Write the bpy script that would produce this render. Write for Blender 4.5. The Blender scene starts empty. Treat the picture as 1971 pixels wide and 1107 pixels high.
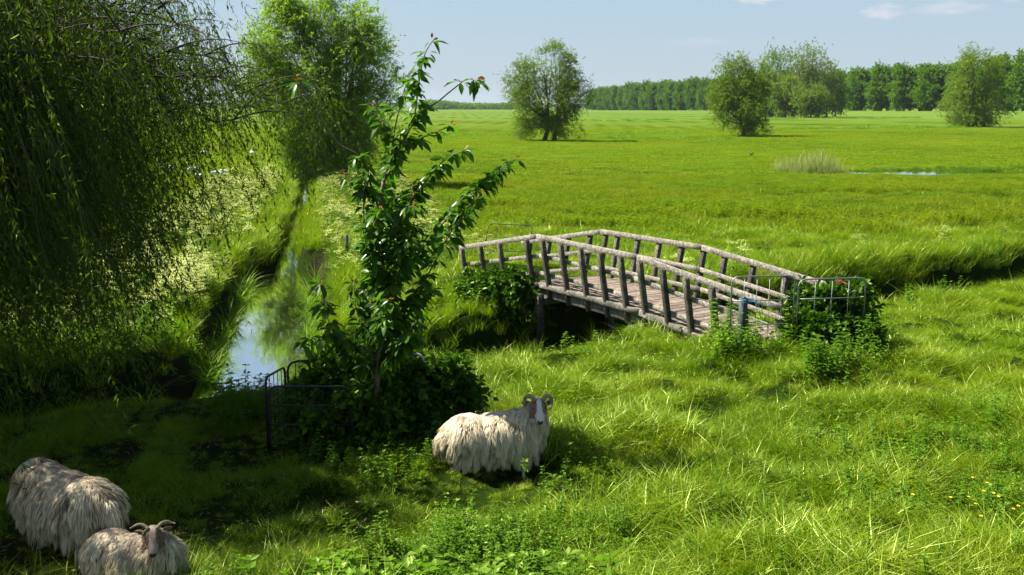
import bpy, bmesh, math, random
import numpy as np
from mathutils import Vector, Matrix, Quaternion
rng = np.random.default_rng(7); random.seed(7)
R = math.radians
scene = bpy.context.scene
col = scene.collection
# ------------------------------------------------------------------ camera
H = 4.1; F = 1916.0; PITCH = math.atan((553.5 - 204) / F)
cam = bpy.data.cameras.new('camera'); cam.lens = 35; cam.sensor_width = 36
cam.clip_start = 0.1; cam.clip_end = 9000
camo = bpy.data.objects.new('camera', cam); col.objects.link(camo)
camo.location = (0, 0, H); camo.rotation_euler = (math.pi / 2 - PITCH, 0, 0)
scene.camera = camo
# ------------------------------------------------------------------ light
SUN_EL = R(52); SUN_AZ = R(-73)              # azimuth from +Y, towards -X
SUN_STRENGTH = 5.0; SKY_STRENGTH = 0.05; EXPOSURE = 1.38
sd = Vector((math.sin(SUN_AZ) * math.cos(SUN_EL), math.cos(SUN_AZ) * math.cos(SUN_EL), math.sin(SUN_EL)))
sun = bpy.data.lights.new('sun', 'SUN'); sun.energy = SUN_STRENGTH; sun.angle = R(0.55); sun.color = (1, 0.955, 0.87)
suno = bpy.data.objects.new('sun', sun); col.objects.link(suno)
suno.rotation_euler = sd.to_track_quat('Z', 'Y').to_euler(); suno.location = (-20, 20, 40)
world = bpy.data.worlds.new('World'); scene.world = world; world.use_nodes = True
wt = world.node_tree; wn = wt.nodes; wl = wt.links
for n in list(wn): wn.remove(n)
wo = wn.new('ShaderNodeOutputWorld'); bg = wn.new('ShaderNodeBackground'); sky = wn.new('ShaderNodeTexSky')
sky.sky_type = 'NISHITA'; sky.sun_disc = False; sky.sun_elevation = SUN_EL; sky.sun_rotation = SUN_AZ
sky.altitude = 0; sky.air_density = 1.0; sky.dust_density = 1.2; sky.ozone_density = 1.4
tc = wn.new('ShaderNodeTexCoord')
def wmath(op, a, b=None, clamp=False):
    n = wn.new('ShaderNodeMath'); n.operation = op; n.use_clamp = clamp
    for i, v in enumerate((a, b)):
        if v is None: continue
        if isinstance(v, (int, float)): n.inputs[i].default_value = v
        else: wl.new(v, n.inputs[i])
    return n.outputs[0]
sep = wn.new('ShaderNodeSeparateXYZ'); wl.new(tc.outputs['Generated'], sep.inputs[0])
elev = sep.outputs[2]
azr = wmath('ARCTAN2', sep.outputs[0], sep.outputs[1])
def cloud(az, el, ra, re, k, seed):
    """one small cloud at a direction of the sky"""
    u = wmath('DIVIDE', wmath('SUBTRACT', azr, az), ra); v = wmath('DIVIDE', wmath('SUBTRACT', elev, el), re)
    cb = wn.new('ShaderNodeCombineXYZ'); wl.new(u, cb.inputs[0]); wl.new(v, cb.inputs[1]); cb.inputs[2].default_value = seed
    nz = wn.new('ShaderNodeTexNoise'); nz.inputs['Scale'].default_value = 1.6; nz.inputs['Detail'].default_value = 6
    wl.new(cb.outputs[0], nz.inputs['Vector'])
    r2 = wmath('ADD', wmath('MULTIPLY', u, u), wmath('MULTIPLY', v, v))
    m = wmath('SUBTRACT', wmath('MULTIPLY', nz.outputs[0], 2.2), wmath('ADD', r2, 0.35))
    return wmath('MULTIPLY', m, k, True)
cl = None
def sd_px(px, py):
    return math.atan((px - 985.5) / F), math.sin(math.atan((204 - py) / F))
for (px, py, rx, ry, k, s) in [(1445, 10, 62, 15, 1.2, 1.), (1560, 4, 40, 9, 1., 2.), (1675, 42, 50, 17, .7, 3.), (1805, 38, 75, 17, .6, 4.),
                               (1925, 28, 30, 10, .3, 5.), (1340, 88, 90, 9, .22, 6.), (1500, -60, 120, 25, .7, 7.), (1100, -150, 200, 40, .6, 8.), (500, -200, 220, 45, .6, 9.)]:
    a, e = sd_px(px, py); c = cloud(a, e, rx / F, ry / F, k, s)
    cl = c if cl is None else wmath('MAXIMUM', cl, c)
# general milky veil close to the horizon plus the little clouds
veil = wmath('MULTIPLY', wmath('SUBTRACT', 1.0, wmath('MULTIPLY', elev, 1.5, True), True), .93)
mixv = wn.new('ShaderNodeMix'); mixv.data_type = 'RGBA'; wl.new(veil, mixv.inputs[0]); wl.new(sky.outputs[0], mixv.inputs[6])
vr = wn.new('ShaderNodeMix'); vr.data_type = 'RGBA'; wl.new(wmath('MULTIPLY', elev, 8.0, True), vr.inputs[0]); vr.inputs[6].default_value = (4.3, 5.1, 5.6, 1); vr.inputs[7].default_value = (3.45, 4.8, 6.2, 1)
wl.new(vr.outputs[2], mixv.inputs[7])
mixc = wn.new('ShaderNodeMix'); mixc.data_type = 'RGBA'; wl.new(cl, mixc.inputs[0]); wl.new(mixv.outputs[2], mixc.inputs[6])
mixc.inputs[7].default_value = (6.2, 6.2, 6.5, 1)
wl.new(mixc.outputs[2], bg.inputs[0]); bg.inputs[1].default_value = SKY_STRENGTH; wl.new(bg.outputs[0], wo.inputs[0])
scene.view_settings.view_transform = 'Standard'; scene.view_settings.look = 'None'
scene.view_settings.exposure = EXPOSURE; scene.view_settings.gamma = 1
scene.cycles.max_bounces = 7; scene.cycles.diffuse_bounces = 3; scene.cycles.glossy_bounces = 2
scene.cycles.transmission_bounces = 4; scene.cycles.transparent_max_bounces = 4
scene.cycles.caustics_reflective = False; scene.cycles.caustics_refractive = False

# ------------------------------------------------------------------ helpers
def tag(o, label=None, cat=None, group=None, kind=None):
    if label: o['label'] = label
    if cat: o['category'] = cat
    if group: o['group'] = group
    if kind: o['kind'] = kind
    return o
def empty(name, loc=(0, 0, 0), rz=0.0, **k):
    o = bpy.data.objects.new(name, None); col.objects.link(o); o.location = loc; o.rotation_euler = (0, 0, rz)
    o.empty_display_size = .2
    return tag(o, **k)
def mesh_np(name, V, Q=None, T=None, attrs=None, smooth=False):
    V = np.asarray(V, np.float32); me = bpy.data.meshes.new(name)
    Q = np.zeros((0, 4), np.int32) if Q is None else np.asarray(Q, np.int32).reshape(-1, 4)
    T = np.zeros((0, 3), np.int32) if T is None else np.asarray(T, np.int32).reshape(-1, 3)
    me.vertices.add(len(V)); me.vertices.foreach_set('co', V.ravel())
    nl = Q.size + T.size; me.loops.add(nl); me.polygons.add(len(Q) + len(T))
    me.loops.foreach_set('vertex_index', np.concatenate([Q.ravel(), T.ravel()]).astype(np.int32))
    st = np.concatenate([np.arange(len(Q)) * 4, Q.size + np.arange(len(T)) * 3]).astype(np.int32)
    me.polygons.foreach_set('loop_start', st)
    if smooth: me.polygons.foreach_set('use_smooth', np.ones(len(Q) + len(T), bool))
    for k, a in (attrs or {}).items():
        at = me.attributes.new(k, 'FLOAT', 'POINT'); at.data.foreach_set('value', np.asarray(a, np.float32))
    me.update(calc_edges=True)
    return me
def mobj(name, me, mat=None, parent=None):
    o = bpy.data.objects.new(name, me); col.objects.link(o)
    if mat is not None: me.materials.clear(); me.materials.append(mat)
    if parent is not None: o.parent = parent
    return o
class MB:
    """collects pieces of geometry"""
    def __init__(s): s.V = []; s.Q = []; s.T = []; s.A = []; s.n = 0
    def add(s, V, Q=None, T=None, a=0.5):
        V = np.asarray(V, float).reshape(-1, 3)
        if Q is not None and len(Q): s.Q.append(np.asarray(Q, int).reshape(-1, 4) + s.n)
        if T is not None and len(T): s.T.append(np.asarray(T, int).reshape(-1, 3) + s.n)
        s.V.append(V); s.A.append(np.broadcast_to(np.asarray(a, float), (len(V),)).copy()); s.n += len(V)
    def box(s, c, half, M=None, a=.5, taper=1.0):
        v = np.array([[x, y, z] for x in (-1, 1) for y in (-1, 1) for z in (-1, 1)], float)
        v[v[:, 2] > 0, :2] *= taper
        v = v * np.array(half)
        if M is not None: v = v @ np.array(M).T
        s.add(v + np.array(c), [[0, 1, 3, 2], [4, 6, 7, 5], [0, 4, 5, 1], [2, 3, 7, 6], [0, 2, 6, 4], [1, 5, 7, 3]], a=a)
    def beam(s, p, q, w, h, up=(0, 0, 1), a=.5, jit=0):
        """a board from p to q, w across, h along up"""
        p = np.array(p, float); q = np.array(q, float); d = q - p; L = np.linalg.norm(d); d /= L
        u = np.array(up, float); u -= d * (u @ d); u /= np.linalg.norm(u); r = np.cross(d, u)
        ns = max(2, int(L / .25) + 1); ch = min(w, h) * .05
        prof = [(-w/2 + ch, -h/2), (w/2 - ch, -h/2), (w/2, -h/2 + ch), (w/2, h/2 - ch), (w/2 - ch, h/2), (-w/2 + ch, h/2), (-w/2, h/2 - ch), (-w/2, -h/2 + ch)]
        V = []
        for i in range(ns):
            t = i / (ns - 1); c = p + d * L * t + (rng.normal(0, jit, 3) if jit and 0 < i < ns - 1 else 0)
            for (x, y) in prof: V.append(c + r * x + u * y + (rng.normal(0, jit * .5, 3) if jit else 0))
        Q = [[i * 8 + k, i * 8 + (k + 1) % 8, (i + 1) * 8 + (k + 1) % 8, (i + 1) * 8 + k] for i in range(ns - 1) for k in range(8)]
        e = (ns - 1) * 8
        Q += [[0, 7, 6, 1], [1, 6, 5, 2], [2, 5, 4, 3], [e, e + 1, e + 6, e + 7], [e + 1, e + 2, e + 5, e + 6], [e + 2, e + 3, e + 4, e + 5]]
        s.add(V, Q, a=a)
    def tube(s, pts, rad, sides=6, a=.5, cap=True):
        P = np.asarray(pts, float); n = len(P); rad = np.broadcast_to(np.asarray(rad, float), (n,))
        D = np.gradient(P, axis=0); D /= np.linalg.norm(D, axis=1)[:, None] + 1e-9
        ref = np.array([0, 0, 1.]) if abs(D[0, 2]) < .9 else np.array([1., 0, 0])
        V = []; u = np.cross(D[0], ref); u /= np.linalg.norm(u)
        for i in range(n):
            u = u - D[i] * (u @ D[i]); u /= np.linalg.norm(u) + 1e-9; w = np.cross(D[i], u)
            for k in range(sides):
                t = 2 * math.pi * k / sides; V.append(P[i] + (u * math.cos(t) + w * math.sin(t)) * rad[i])
        Q = [[i * sides + k, i * sides + (k + 1) % sides, (i + 1) * sides + (k + 1) % sides, (i + 1) * sides + k] for i in range(n - 1) for k in range(sides)]
        T = []
        if cap:
            V.append(P[0]); V.append(P[-1]); c0 = n * sides
            T = [[c0, (k + 1) % sides, k] for k in range(sides)] + [[c0 + 1, (n - 1) * sides + k, (n - 1) * sides + (k + 1) % sides] for k in range(sides)]
        if np.ndim(a) == 1: a = np.concatenate([np.repeat(a, sides), [a[0], a[-1]] if cap else []])
        s.add(V, Q, T, a=a)
    def ell(s, c, r, M=None, seg=14, rings=9, a=.5):
        V = []; 
        for i in range(rings + 1):
            ph = math.pi * i / rings
            for k in range(seg):
                t = 2 * math.pi * k / seg; V.append((math.sin(ph) * math.cos(t), math.sin(ph) * math.sin(t), math.cos(ph)))
        V = np.array(V) * np.array(r)
        if M is not None: V = V @ np.array(M).T
        Q = [[i * seg + k, (i + 1) * seg + k, (i + 1) * seg + (k + 1) % seg, i * seg + (k + 1) % seg] for i in range(rings) for k in range(seg)]
        s.add(V + np.array(c), Q, a=a)
    def mesh(s, name, smooth=False):
        V = np.concatenate(s.V); Q = np.concatenate(s.Q) if s.Q else None; T = np.concatenate(s.T) if s.T else None
        return mesh_np(name, V, Q, T, {'v': np.concatenate(s.A)}, smooth)
    def build(s, name, mat, parent=None, smooth=False): return mobj(name, s.mesh(name, smooth), mat, parent)
def unit(v): return v / (np.linalg.norm(v, axis=-1, keepdims=True) + 1e-9)
def leaves_np(P, D, N, L, W, a=None, fold=.18):
    """diamond leaves, folded along the midrib: P base, D axis, N rough normal"""
    n = len(P); D = unit(D); N = unit(N - D * (N * D).sum(1)[:, None]); S = np.cross(D, N)
    L = np.broadcast_to(L, (n,))[:, None]; W = np.broadcast_to(W, (n,))[:, None]
    mid = P + D * L * .45
    V = np.stack([P, mid + S * W * .5 + N * W * fold, P + D * L - N * L * .08, mid - S * W * .5 + N * W * fold], 1).reshape(-1, 3)
    b = np.arange(n)[:, None] * 4
    T = np.concatenate([b + [0, 1, 2], b + [0, 2, 3]], 1).reshape(-1, 3)
    a = rng.random(n) if a is None else a
    return V, T, np.repeat(a, 4)
def hterr(x, y):
    """height of the ground"""
    x = np.asarray(x, float); y = np.asarray(y, float)
    t = np.clip((17.5 + .3 * x * 0 - y) / 11.5, 0, 1.6)
    z = .12 * np.clip((19 - y) / 4, 0, 1) + .72 * t ** 1.5
    z = z + .035 * np.sin(x * 1.3 + y * .7) + .03 * np.sin(x * .45 - y * 1.1 + 1) + .05 * np.sin(x * .11 + y * .07)
    nr_ = np.clip((24 - y) / 6, 0, 1) * np.clip((x + 3) / 1.5, 0, 1); z = z + nr_ * .065 * (np.sin(x * 4.3 + 1.7 * np.sin(y * 1.9)) + np.sin(y * 5.1 + 1.6 * np.sin(x * 2.3 + 1)))
    # dike under the avenue
    p1 = np.array([184., 360.]); p2 = np.array([70., 900.]); d = (p2 - p1) / np.linalg.norm(p2 - p1)
    s = (x - p1[0]) * d[0] + (y - p1[1]) * d[1]; q = (x - p1[0]) * d[1] - (y - p1[1]) * d[0]
    z = z + 2.3 * np.exp(-(q / 26.) ** 2) * np.clip(1 - s / 620., 0, 1) * np.clip((s + 300) / 100, 0, 1)
    for (bs, bq, amp, rad) in ((6.4, .6, .34, 1.9), (-2.6, .9, .50, 1.7)):      # earth banked up against both ends of the bridge
        bx, by = .495 + .529 * bs + .848 * bq, 19.564 - .848 * bs + .529 * bq
        z = z + amp * np.exp(-((x - bx) ** 2 + (y - by) ** 2) / rad ** 2)
    for (L, hw, dep) in DITCH:
        dd = pdist(x, y, L); k = np.clip((hw - dd) / (hw * .45), 0, 1); k = k * k * (3 - 2 * k)
        z = z * (1 - k) - dep * k
    e = ((x - POND[0]) / POND[2]) ** 2 + ((y - POND[1]) / POND[3]) ** 2
    z = z - .45 * np.clip(1.5 - e, 0, 1)
    return z
def pdist(x, y, L):
    d = np.full(np.broadcast(x, y).shape, 1e9)
    for (a, b), (c, e) in zip(L[:-1], L[1:]):
        vx, vy = c - a, e - b; t = np.clip(((x - a) * vx + (y - b) * vy) / (vx * vx + vy * vy), 0, 1)
        d = np.minimum(d, np.hypot(x - a - vx * t, y - b - vy * t))
    return d
WZ = -.62
DITCH = [([(-30., -.5), (-14., 8.6), (-7., 12.9), (-4., 15.0), (1.3, 18.2), (15., 26.9), (40., 42.)], 1.85, 1.15),
         ([(-4.2, 15.5), (-5.95, 25.), (-6.4, 27.5)], 1.38, 1.1), ([(-6.3, 27.0), (-12.6, 62.), (-21., 110.), (-26, 140)], .55, .75)]
POND = (26.5, 63.0, 5.4, 2.4)
def ray(px, py):
    dx = (px - 985.5) / F; dy = -(py - 553.5) / F
    return np.array([dx, math.cos(PITCH) + dy * math.sin(PITCH), -math.sin(PITCH) + dy * math.cos(PITCH)])
def at(px, py, Y): r = ray(px, py); return np.array([0, 0, H]) + r * (Y / r[1])
def gnd(px, py, dz=0.0):
    r = ray(px, py); t = np.arange(5.0, 42.0, .02); P = np.array([0, 0, H]) + r[None] * t[:, None]; b = P[:, 2] <= hterr(P[:, 0], P[:, 1]) + dz
    if b.any(): return P[np.argmax(b)]
    z = dz
    for _ in range(12):
        p = np.array([0, 0, H]) + r * ((z - H) / r[2]); z = .5 * z + .5 * (float(hterr(p[0], p[1])) + dz)
    return p
# ------------------------------------------------------------------ materials
def newmat(name):
    m = bpy.data.materials.new(name); m.use_nodes = True; nt = m.node_tree
    for n in list(nt.nodes): nt.nodes.remove(n)
    return m, nt
class NB:
    def __init__(s, nt): s.nt = nt
    def n(s, t, **k):
        x = s.nt.nodes.new(t)
        for a, b in k.items(): setattr(x, a, b)
        return x
    def l(s, a, b): s.nt.links.new(a, b)
    def mix(s, f, a, b, mode='MIX'):
        x = s.n('ShaderNodeMix', data_type='RGBA', blend_type=mode)
        for i, v in ((0, f), (6, a), (7, b)):
            if isinstance(v, (int, float)): x.inputs[i].default_value = v
            elif isinstance(v, tuple): x.inputs[i].default_value = (*v, 1)
            else: s.l(v, x.inputs[i])
        return x.outputs[2]
    def noise(s, scale, detail=4, vec=None, rough=.55, stretch=None):
        x = s.n('ShaderNodeTexNoise'); x.inputs['Scale'].default_value = scale; x.inputs['Detail'].default_value = detail; x.inputs['Roughness'].default_value = rough
        if vec is None: vec = s.n('ShaderNodeTexCoord').outputs['Object']
        if stretch:
            mp = s.n('ShaderNodeMapping'); mp.inputs['Scale'].default_value = stretch; s.l(vec, mp.inputs[0]); vec = mp.outputs[0]
        s.l(vec, x.inputs['Vector']); return x.outputs[0]
    def ramp(s, f, stops):
        x = s.n('ShaderNodeValToRGB'); e = x.color_ramp.elements
        while len(e) < len(stops): e.new(.5)
        for i, (p, c) in enumerate(stops):
            e[i].position = p; e[i].color = (*c, 1) if len(c) == 3 else c
        s.l(f, x.inputs[0]); return x.outputs[0]
    def math(s, op, a, b=0.0, clamp=False):
        x = s.n('ShaderNodeMath', operation=op, use_clamp=clamp)
        for i, v in enumerate((a, b)):
            if isinstance(v, (int, float)): x.inputs[i].default_value = v
            else: s.l(v, x.inputs[i])
        return x.outputs[0]
G = lambda v: (v, v, v)
def leaf_mat(name, c1, c2, trans=1.5, tint=(1.15, 1.25, .45), gloss=.06, rough=.35, patch=None, inst=False, tipc=None, tw=.45):
    """foliage: diffuse + light passing through + a faint sheen"""
    m, nt = newmat(name); b = NB(nt)
    at_ = b.n('ShaderNodeAttribute', attribute_name='v')
    f = at_.outputs['Fac']
    if inst:
        oi = b.n('ShaderNodeObjectInfo'); f = b.math('ADD', b.math('MULTIPLY', f, .55), b.math('MULTIPLY', oi.outputs['Random'], .45))
    c = b.mix(f, c1, c2)
    if patch:
        geo = b.n('ShaderNodeNewGeometry').outputs['Position']
        pn = b.noise(patch[0], 3, geo); pf = b.ramp(pn, [(.38, G(0.)), (.62, G(1.))])
        c = b.mix(pf, c, b.mix(f, patch[1], patch[2]))
    d = b.n('ShaderNodeBsdfDiffuse'); b.l(c, d.inputs[0])
    t = b.n('ShaderNodeBsdfTranslucent'); tcn = b.mix(1.0, c, tuple(x * trans for x in tint), 'MULTIPLY'); b.l(tcn, t.inputs[0])
    mx = b.n('ShaderNodeMixShader'); mx.inputs[0].default_value = tw; b.l(d.outputs[0], mx.inputs[1]); b.l(t.outputs[0], mx.inputs[2])
    g = b.n('ShaderNodeBsdfGlossy'); g.inputs['Roughness'].default_value = rough; g.inputs[0].default_value = (.75, .85, .28, 1)
    mg = b.n('ShaderNodeMixShader'); mg.inputs[0].default_value = gloss; b.l(mx.outputs[0], mg.inputs[1]); b.l(g.outputs[0], mg.inputs[2])
    o = b.n('ShaderNodeOutputMaterial'); b.l(mg.outputs[0], o.inputs[0]); return m
def solid_mat(name, c1, c2, scale=8, rough=.8, bump=.3, stretch=None, spec=.3, detail=6, obj=False, mid=.5, c3=None, metal=0.0):
    m, nt = newmat(name); b = NB(nt); vec = b.n('ShaderNodeTexCoord').outputs['Object'] 
    nz = b.noise(scale, detail, vec, .65, stretch); c = b.ramp(nz, [(mid - .18, c1), (mid + .18, c2)])
    if c3:
        n2 = b.noise(scale * .35, 5, vec, .7); c = b.mix(b.ramp(n2, [(.56, G(0.)), (.68, G(1.))]), c, c3)
    p = b.n('ShaderNodeBsdfPrincipled'); b.l(c, p.inputs['Base Color']); p.inputs['Roughness'].default_value = rough
    p.inputs['Specular IOR Level'].default_value = spec; p.inputs['Metallic'].default_value = metal
    if bump:
        bp = b.n('ShaderNodeBump'); bp.inputs['Strength'].default_value = bump; bp.inputs['Distance'].default_value = .02; b.l(nz, bp.inputs['Height']); b.l(bp.outputs[0], p.inputs['Normal'])
    o = b.n('ShaderNodeOutputMaterial'); b.l(p.outputs[0], o.inputs[0]); return m
bark = solid_mat('bark', (.055, .045, .032), (.14, .12, .09), 9, .9, .6, (1, 1, .25))
# ------------------------------------------------------------------ ground
def axis(segs):
    out = []
    for a, b, st in segs: out += list(np.arange(a, b, st))
    return np.array(out + [segs[-1][1]])
xs = axis([(-2600, -600, 250), (-600, -120, 40), (-120, -40, 5), (-40, -22, 1.), (-22, 18, .16), (18, 48, .6), (48, 120, 5), (120, 320, 8), (320, 720, 40), (720, 2600, 250)])
ys = axis([(-60, 3, 3), (3, 32, .16), (32, 72, .4), (72, 150, 2.5), (150, 340, 8), (340, 960, 10), (960, 1400, 40), (1400, 4400, 250)])
X, Y = np.meshgrid(xs, ys); Z = hterr(X, Y)
near = np.exp(-((Y - 15) / 25.) ** 2) * np.exp(-(X / 25.) ** 2)
Z = Z + near * .02 * np.sin(X * 7.3 + np.sin(Y * 3.1) * 2) * np.sin(Y * 6.1 + X)
nx, ny = len(xs), len(ys); I = np.arange(nx * ny).reshape(ny, nx)
Qg = np.stack([I[:-1, :-1], I[:-1, 1:], I[1:, 1:], I[1:, :-1]], -1).reshape(-1, 4)
gm, nt = newmat('ground_soil_and_turf'); b = NB(nt)
pos = b.n('ShaderNodeNewGeometry').outputs['Position']
# meadow colour out in the field, in bands that the mower and the wet leave
n1 = b.noise(.05, 5, pos, .6, (1, 2.6, 1)); n2 = b.noise(.35, 5, pos, .65, (1, 1.8, 1)); n3 = b.noise(3., 4, pos, .7)
mead = b.ramp(n1, [(.33, (.060, .130, .007)), (.5, (.095, .158, .008)), (.62, (.130, .168, .010))])
mead = b.mix(b.ramp(n2, [(.42, G(0.)), (.68, G(.8))]), mead, (.042, .09, .004))
mead = b.mix(b.ramp(n3, [(.5, G(0.)), (.75, G(.6))]), mead, (.17, .20, .012))
spx = b.n('ShaderNodeSeparateXYZ'); b.l(pos, spx.inputs[0])
# paler, bluish reed-grass strip in the far distance
fy = b.math('ADD', spx.outputs[1], b.math('MULTIPLY', b.math('SUBTRACT', n1, .5), 90))
band = b.ramp(b.math('DIVIDE', fy, 1000.), [(.0, G(0.)), (.17, G(0.)), (.2, G(.55)), (.25, G(.15)), (.34, G(.7)), (.6, G(.5)), (.8, G(.8))])
mead = b.mix(band, mead, (.115, .185, .035))
soil = b.mix(b.noise(9, 6, pos), (.022, .018, .011), (.055, .043, .028))
sx = b.n('ShaderNodeSeparateXYZ'); b.l(pos, sx.inputs[0])
turf = b.mix(b.noise(14, 5, pos), (.012, .030, .004), (.035, .065, .008))
bare = b.math('MULTIPLY', .75, b.math('MULTIPLY', b.math('SUBTRACT', -1.2, b.math('ADD', sx.outputs[0], b.math('MULTIPLY', n2, 1.5))), .8, True))
soil = b.mix(bare, turf, soil)
soil = b.mix(b.ramp(b.noise(1.3, 5, pos), [(.45, G(0.)), (.6, G(.8))]), soil, (.03, .06, .008))
dist = b.math('SUBTRACT', spx.outputs[1], 34., False); mixf = b.math('DIVIDE', dist, 22., True)
low = b.math('MULTIPLY', b.math('ADD', spx.outputs[2], .12), 9., True)
mixf = b.math('MULTIPLY', b.math('MAXIMUM', mixf, 0.0), low, True)
gc = b.mix(mixf, soil, mead)
p = b.n('ShaderNodeBsdfPrincipled'); b.l(gc, p.inputs['Base Color']); p.inputs['Roughness'].default_value = .95; p.inputs['Specular IOR Level'].default_value = .0
bp = b.n('ShaderNodeBump'); bp.inputs['Strength'].default_value = 1.; bp.inputs['Distance'].default_value = .25; b.l(b.noise(2.2, 8, pos, .8), bp.inputs['Height']); b.l(bp.outputs[0], p.inputs['Normal'])
o = b.n('ShaderNodeOutputMaterial'); b.l(p.outputs[0], o.inputs[0])
tag(mobj('ground', mesh_np('ground', np.stack([X, Y, Z], -1).reshape(-1, 3), Qg, smooth=True), gm), 'flat green meadow with a bank sloping up in front', 'ground', kind='structure')
# ------------------------------------------------------------------ water
wm, nt = newmat('ditch_water'); b = NB(nt); pos = b.n('ShaderNodeNewGeometry').outputs['Position']
p = b.n('ShaderNodeBsdfPrincipled'); p.inputs['Base Color'].default_value = (.022, .022, .010, 1); p.inputs['Roughness'].default_value = .03; p.inputs['IOR'].default_value = 1.6
bp = b.n('ShaderNodeBump'); bp.inputs['Strength'].default_value = .05; bp.inputs['Distance'].default_value = .02; b.l(b.noise(3.5, 3, pos, .5, (1, .6, 1)), bp.inputs['Height']); b.l(bp.outputs[0], p.inputs['Normal'])
gl = b.n('ShaderNodeBsdfGlossy'); gl.inputs['Roughness'].default_value = .03; b.l(bp.outputs[0], gl.inputs['Normal']); gl.inputs[0].default_value = (.96, .98, 1, 1)
lw = b.n('ShaderNodeLayerWeight'); lw.inputs['Blend'].default_value = .55
mw = b.n('ShaderNodeMixShader'); b.l(b.math('MULTIPLY', lw.outputs['Facing'], .98, True), mw.inputs[0]); b.l(p.outputs[0], mw.inputs[1]); b.l(gl.outputs[0], mw.inputs[2])
o = b.n('ShaderNodeOutputMaterial'); b.l(mw.outputs[0], o.inputs[0])
def ribbon(L, hw, z):
    L = np.array(L); D = unit(np.gradient(L, axis=0)); N = np.stack([D[:, 1], -D[:, 0]], 1)
    V = []; 
    for q, n in zip(L, N): V += [(*(q - n * hw), z), (*(q + n * hw), z)]
    return V, [[2 * i, 2 * i + 1, 2 * i + 3, 2 * i + 2] for i in range(len(L) - 1)]
w = MB(); w.add(*ribbon(DITCH[0][0], 1.7, WZ)); tag(w.build('water', wm), 'dark still water of the ditch under the bridge', 'water', kind='structure')
w = MB(); w.add(*ribbon(DITCH[1][0][:2] + DITCH[2][0][1:], 1.2, WZ + .004)); tag(w.build('water', wm), 'water of the straight side ditch mirroring the sky', 'water', kind='structure')
wp, nt = newmat('pond_water'); b = NB(nt); p = b.n('ShaderNodeBsdfPrincipled'); p.inputs['Base Color'].default_value = (.05, .05, .03, 1); p.inputs['Roughness'].default_value = .12; p.inputs['IOR'].default_value = 2.2
o = b.n('ShaderNodeOutputMaterial'); b.l(p.outputs[0], o.inputs[0])
an = np.linspace(0, 2 * math.pi, 60, endpoint=False)
zp = float(hterr(POND[0] + 8, POND[1])) - .13
Vp = np.stack([POND[0] + POND[2] * 1.05 * np.cos(an), POND[1] + POND[3] * 1.05 * np.sin(an), np.full(60, zp)], 1); Vp = np.vstack([Vp, [[POND[0], POND[1], zp]]])
w = MB(); w.add(Vp, None, [[i, (i + 1) % 60, 60] for i in range(60)]); tag(w.build('pond', wm), 'shallow pool glinting in the meadow beside reeds', 'pond', kind='structure')
# ------------------------------------------------------------------ ground cover (nobody could count it)
def blade_tuft(n, rad, h0, h1, w, lean, bend, seg=3, heads=0, seed=0, spread=1.0):
    """a tuft of curved tapering grass blades; v runs with each blade's own tint"""
    g = np.random.default_rng(seed)
    r = rad * np.sqrt(g.random(n)); t = g.random(n) * 2 * math.pi
    P = np.stack([r * np.cos(t), r * np.sin(t), np.full(n, -.03)], 1)
    az = g.random(n) * 2 * math.pi; D = np.stack([np.cos(az), np.sin(az), np.zeros(n)], 1)
    hgt = h0 + (h1 - h0) * g.random(n) ** 1.3; ln = lean * g.random(n) * spread; bd = bend * (.3 + g.random(n))
    az2 = az + g.normal(0, .9, n); S = np.stack([-np.sin(az2), np.cos(az2), np.zeros(n)], 1)
    V = []; ks = np.linspace(0, 1, seg + 1); wid = w * (.6 + .8 * g.random(n))
    for k in ks:
        c = P + D * (hgt * (ln * k + bd * k * k))[:, None] + np.array([0, 0, 1.]) * (hgt * (k - .32 * bd * k * k))[:, None]
        ww = (wid * (1 - k ** 1.6) * (.75 + .25 * min(1, k * 6)))[:, None] * .5
        if k < 1: V += [c - S * ww, c + S * ww]
        else: V.append(c)
    V = np.stack(V, 1); m = V.shape[1]; b = np.arange(n)[:, None] * m
    Q = np.concatenate([b + [2 * i, 2 * i + 1, 2 * i + 3, 2 * i + 2] for i in range(seg - 1)], 1).reshape(-1, 4)
    T = b + [2 * seg - 2, 2 * seg - 1, 2 * seg]
    A = np.repeat(g.random(n), m)
    VV = V.reshape(-1, 3)
    if heads:
        mb = MB(); mb.add(VV, Q, T, A)
        for i in range(heads):
            q = g.normal(0, rad * .6, 2); a0 = g.random() * 6.28; hh = h1 * g.uniform(1.05, 1.5); le = g.uniform(.05, .3)
            d = np.array([math.cos(a0), math.sin(a0), 0]); pts = [np.array([*q, 0]) + d * hh * le * k * k + np.array([0, 0, hh * k]) for k in (0, .35, .7, 1.)]
            mb.tube(pts, [.0012, .0010, .0008, .0005], 3, a=1.0, cap=False)
            for j in range(9):
                k = .72 + .3 * j / 9; c = np.array([*q, 0]) + d * hh * le * k * k + np.array([0, 0, hh * k]); dd = unit(np.array([*g.normal(0, 1, 2), 1.2]))
                V_, T_, A_ = leaves_np(c[None], dd[None], g.normal(0, 1, (1, 3)), np.array([.03]), np.array([.008])); mb.add(V_, None, T_, 1.0)
        return mb.mesh('grass_tuft')
    return mesh_np('grass_tuft', VV, Q, T, {'v': A})
PROTO = {}
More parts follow.
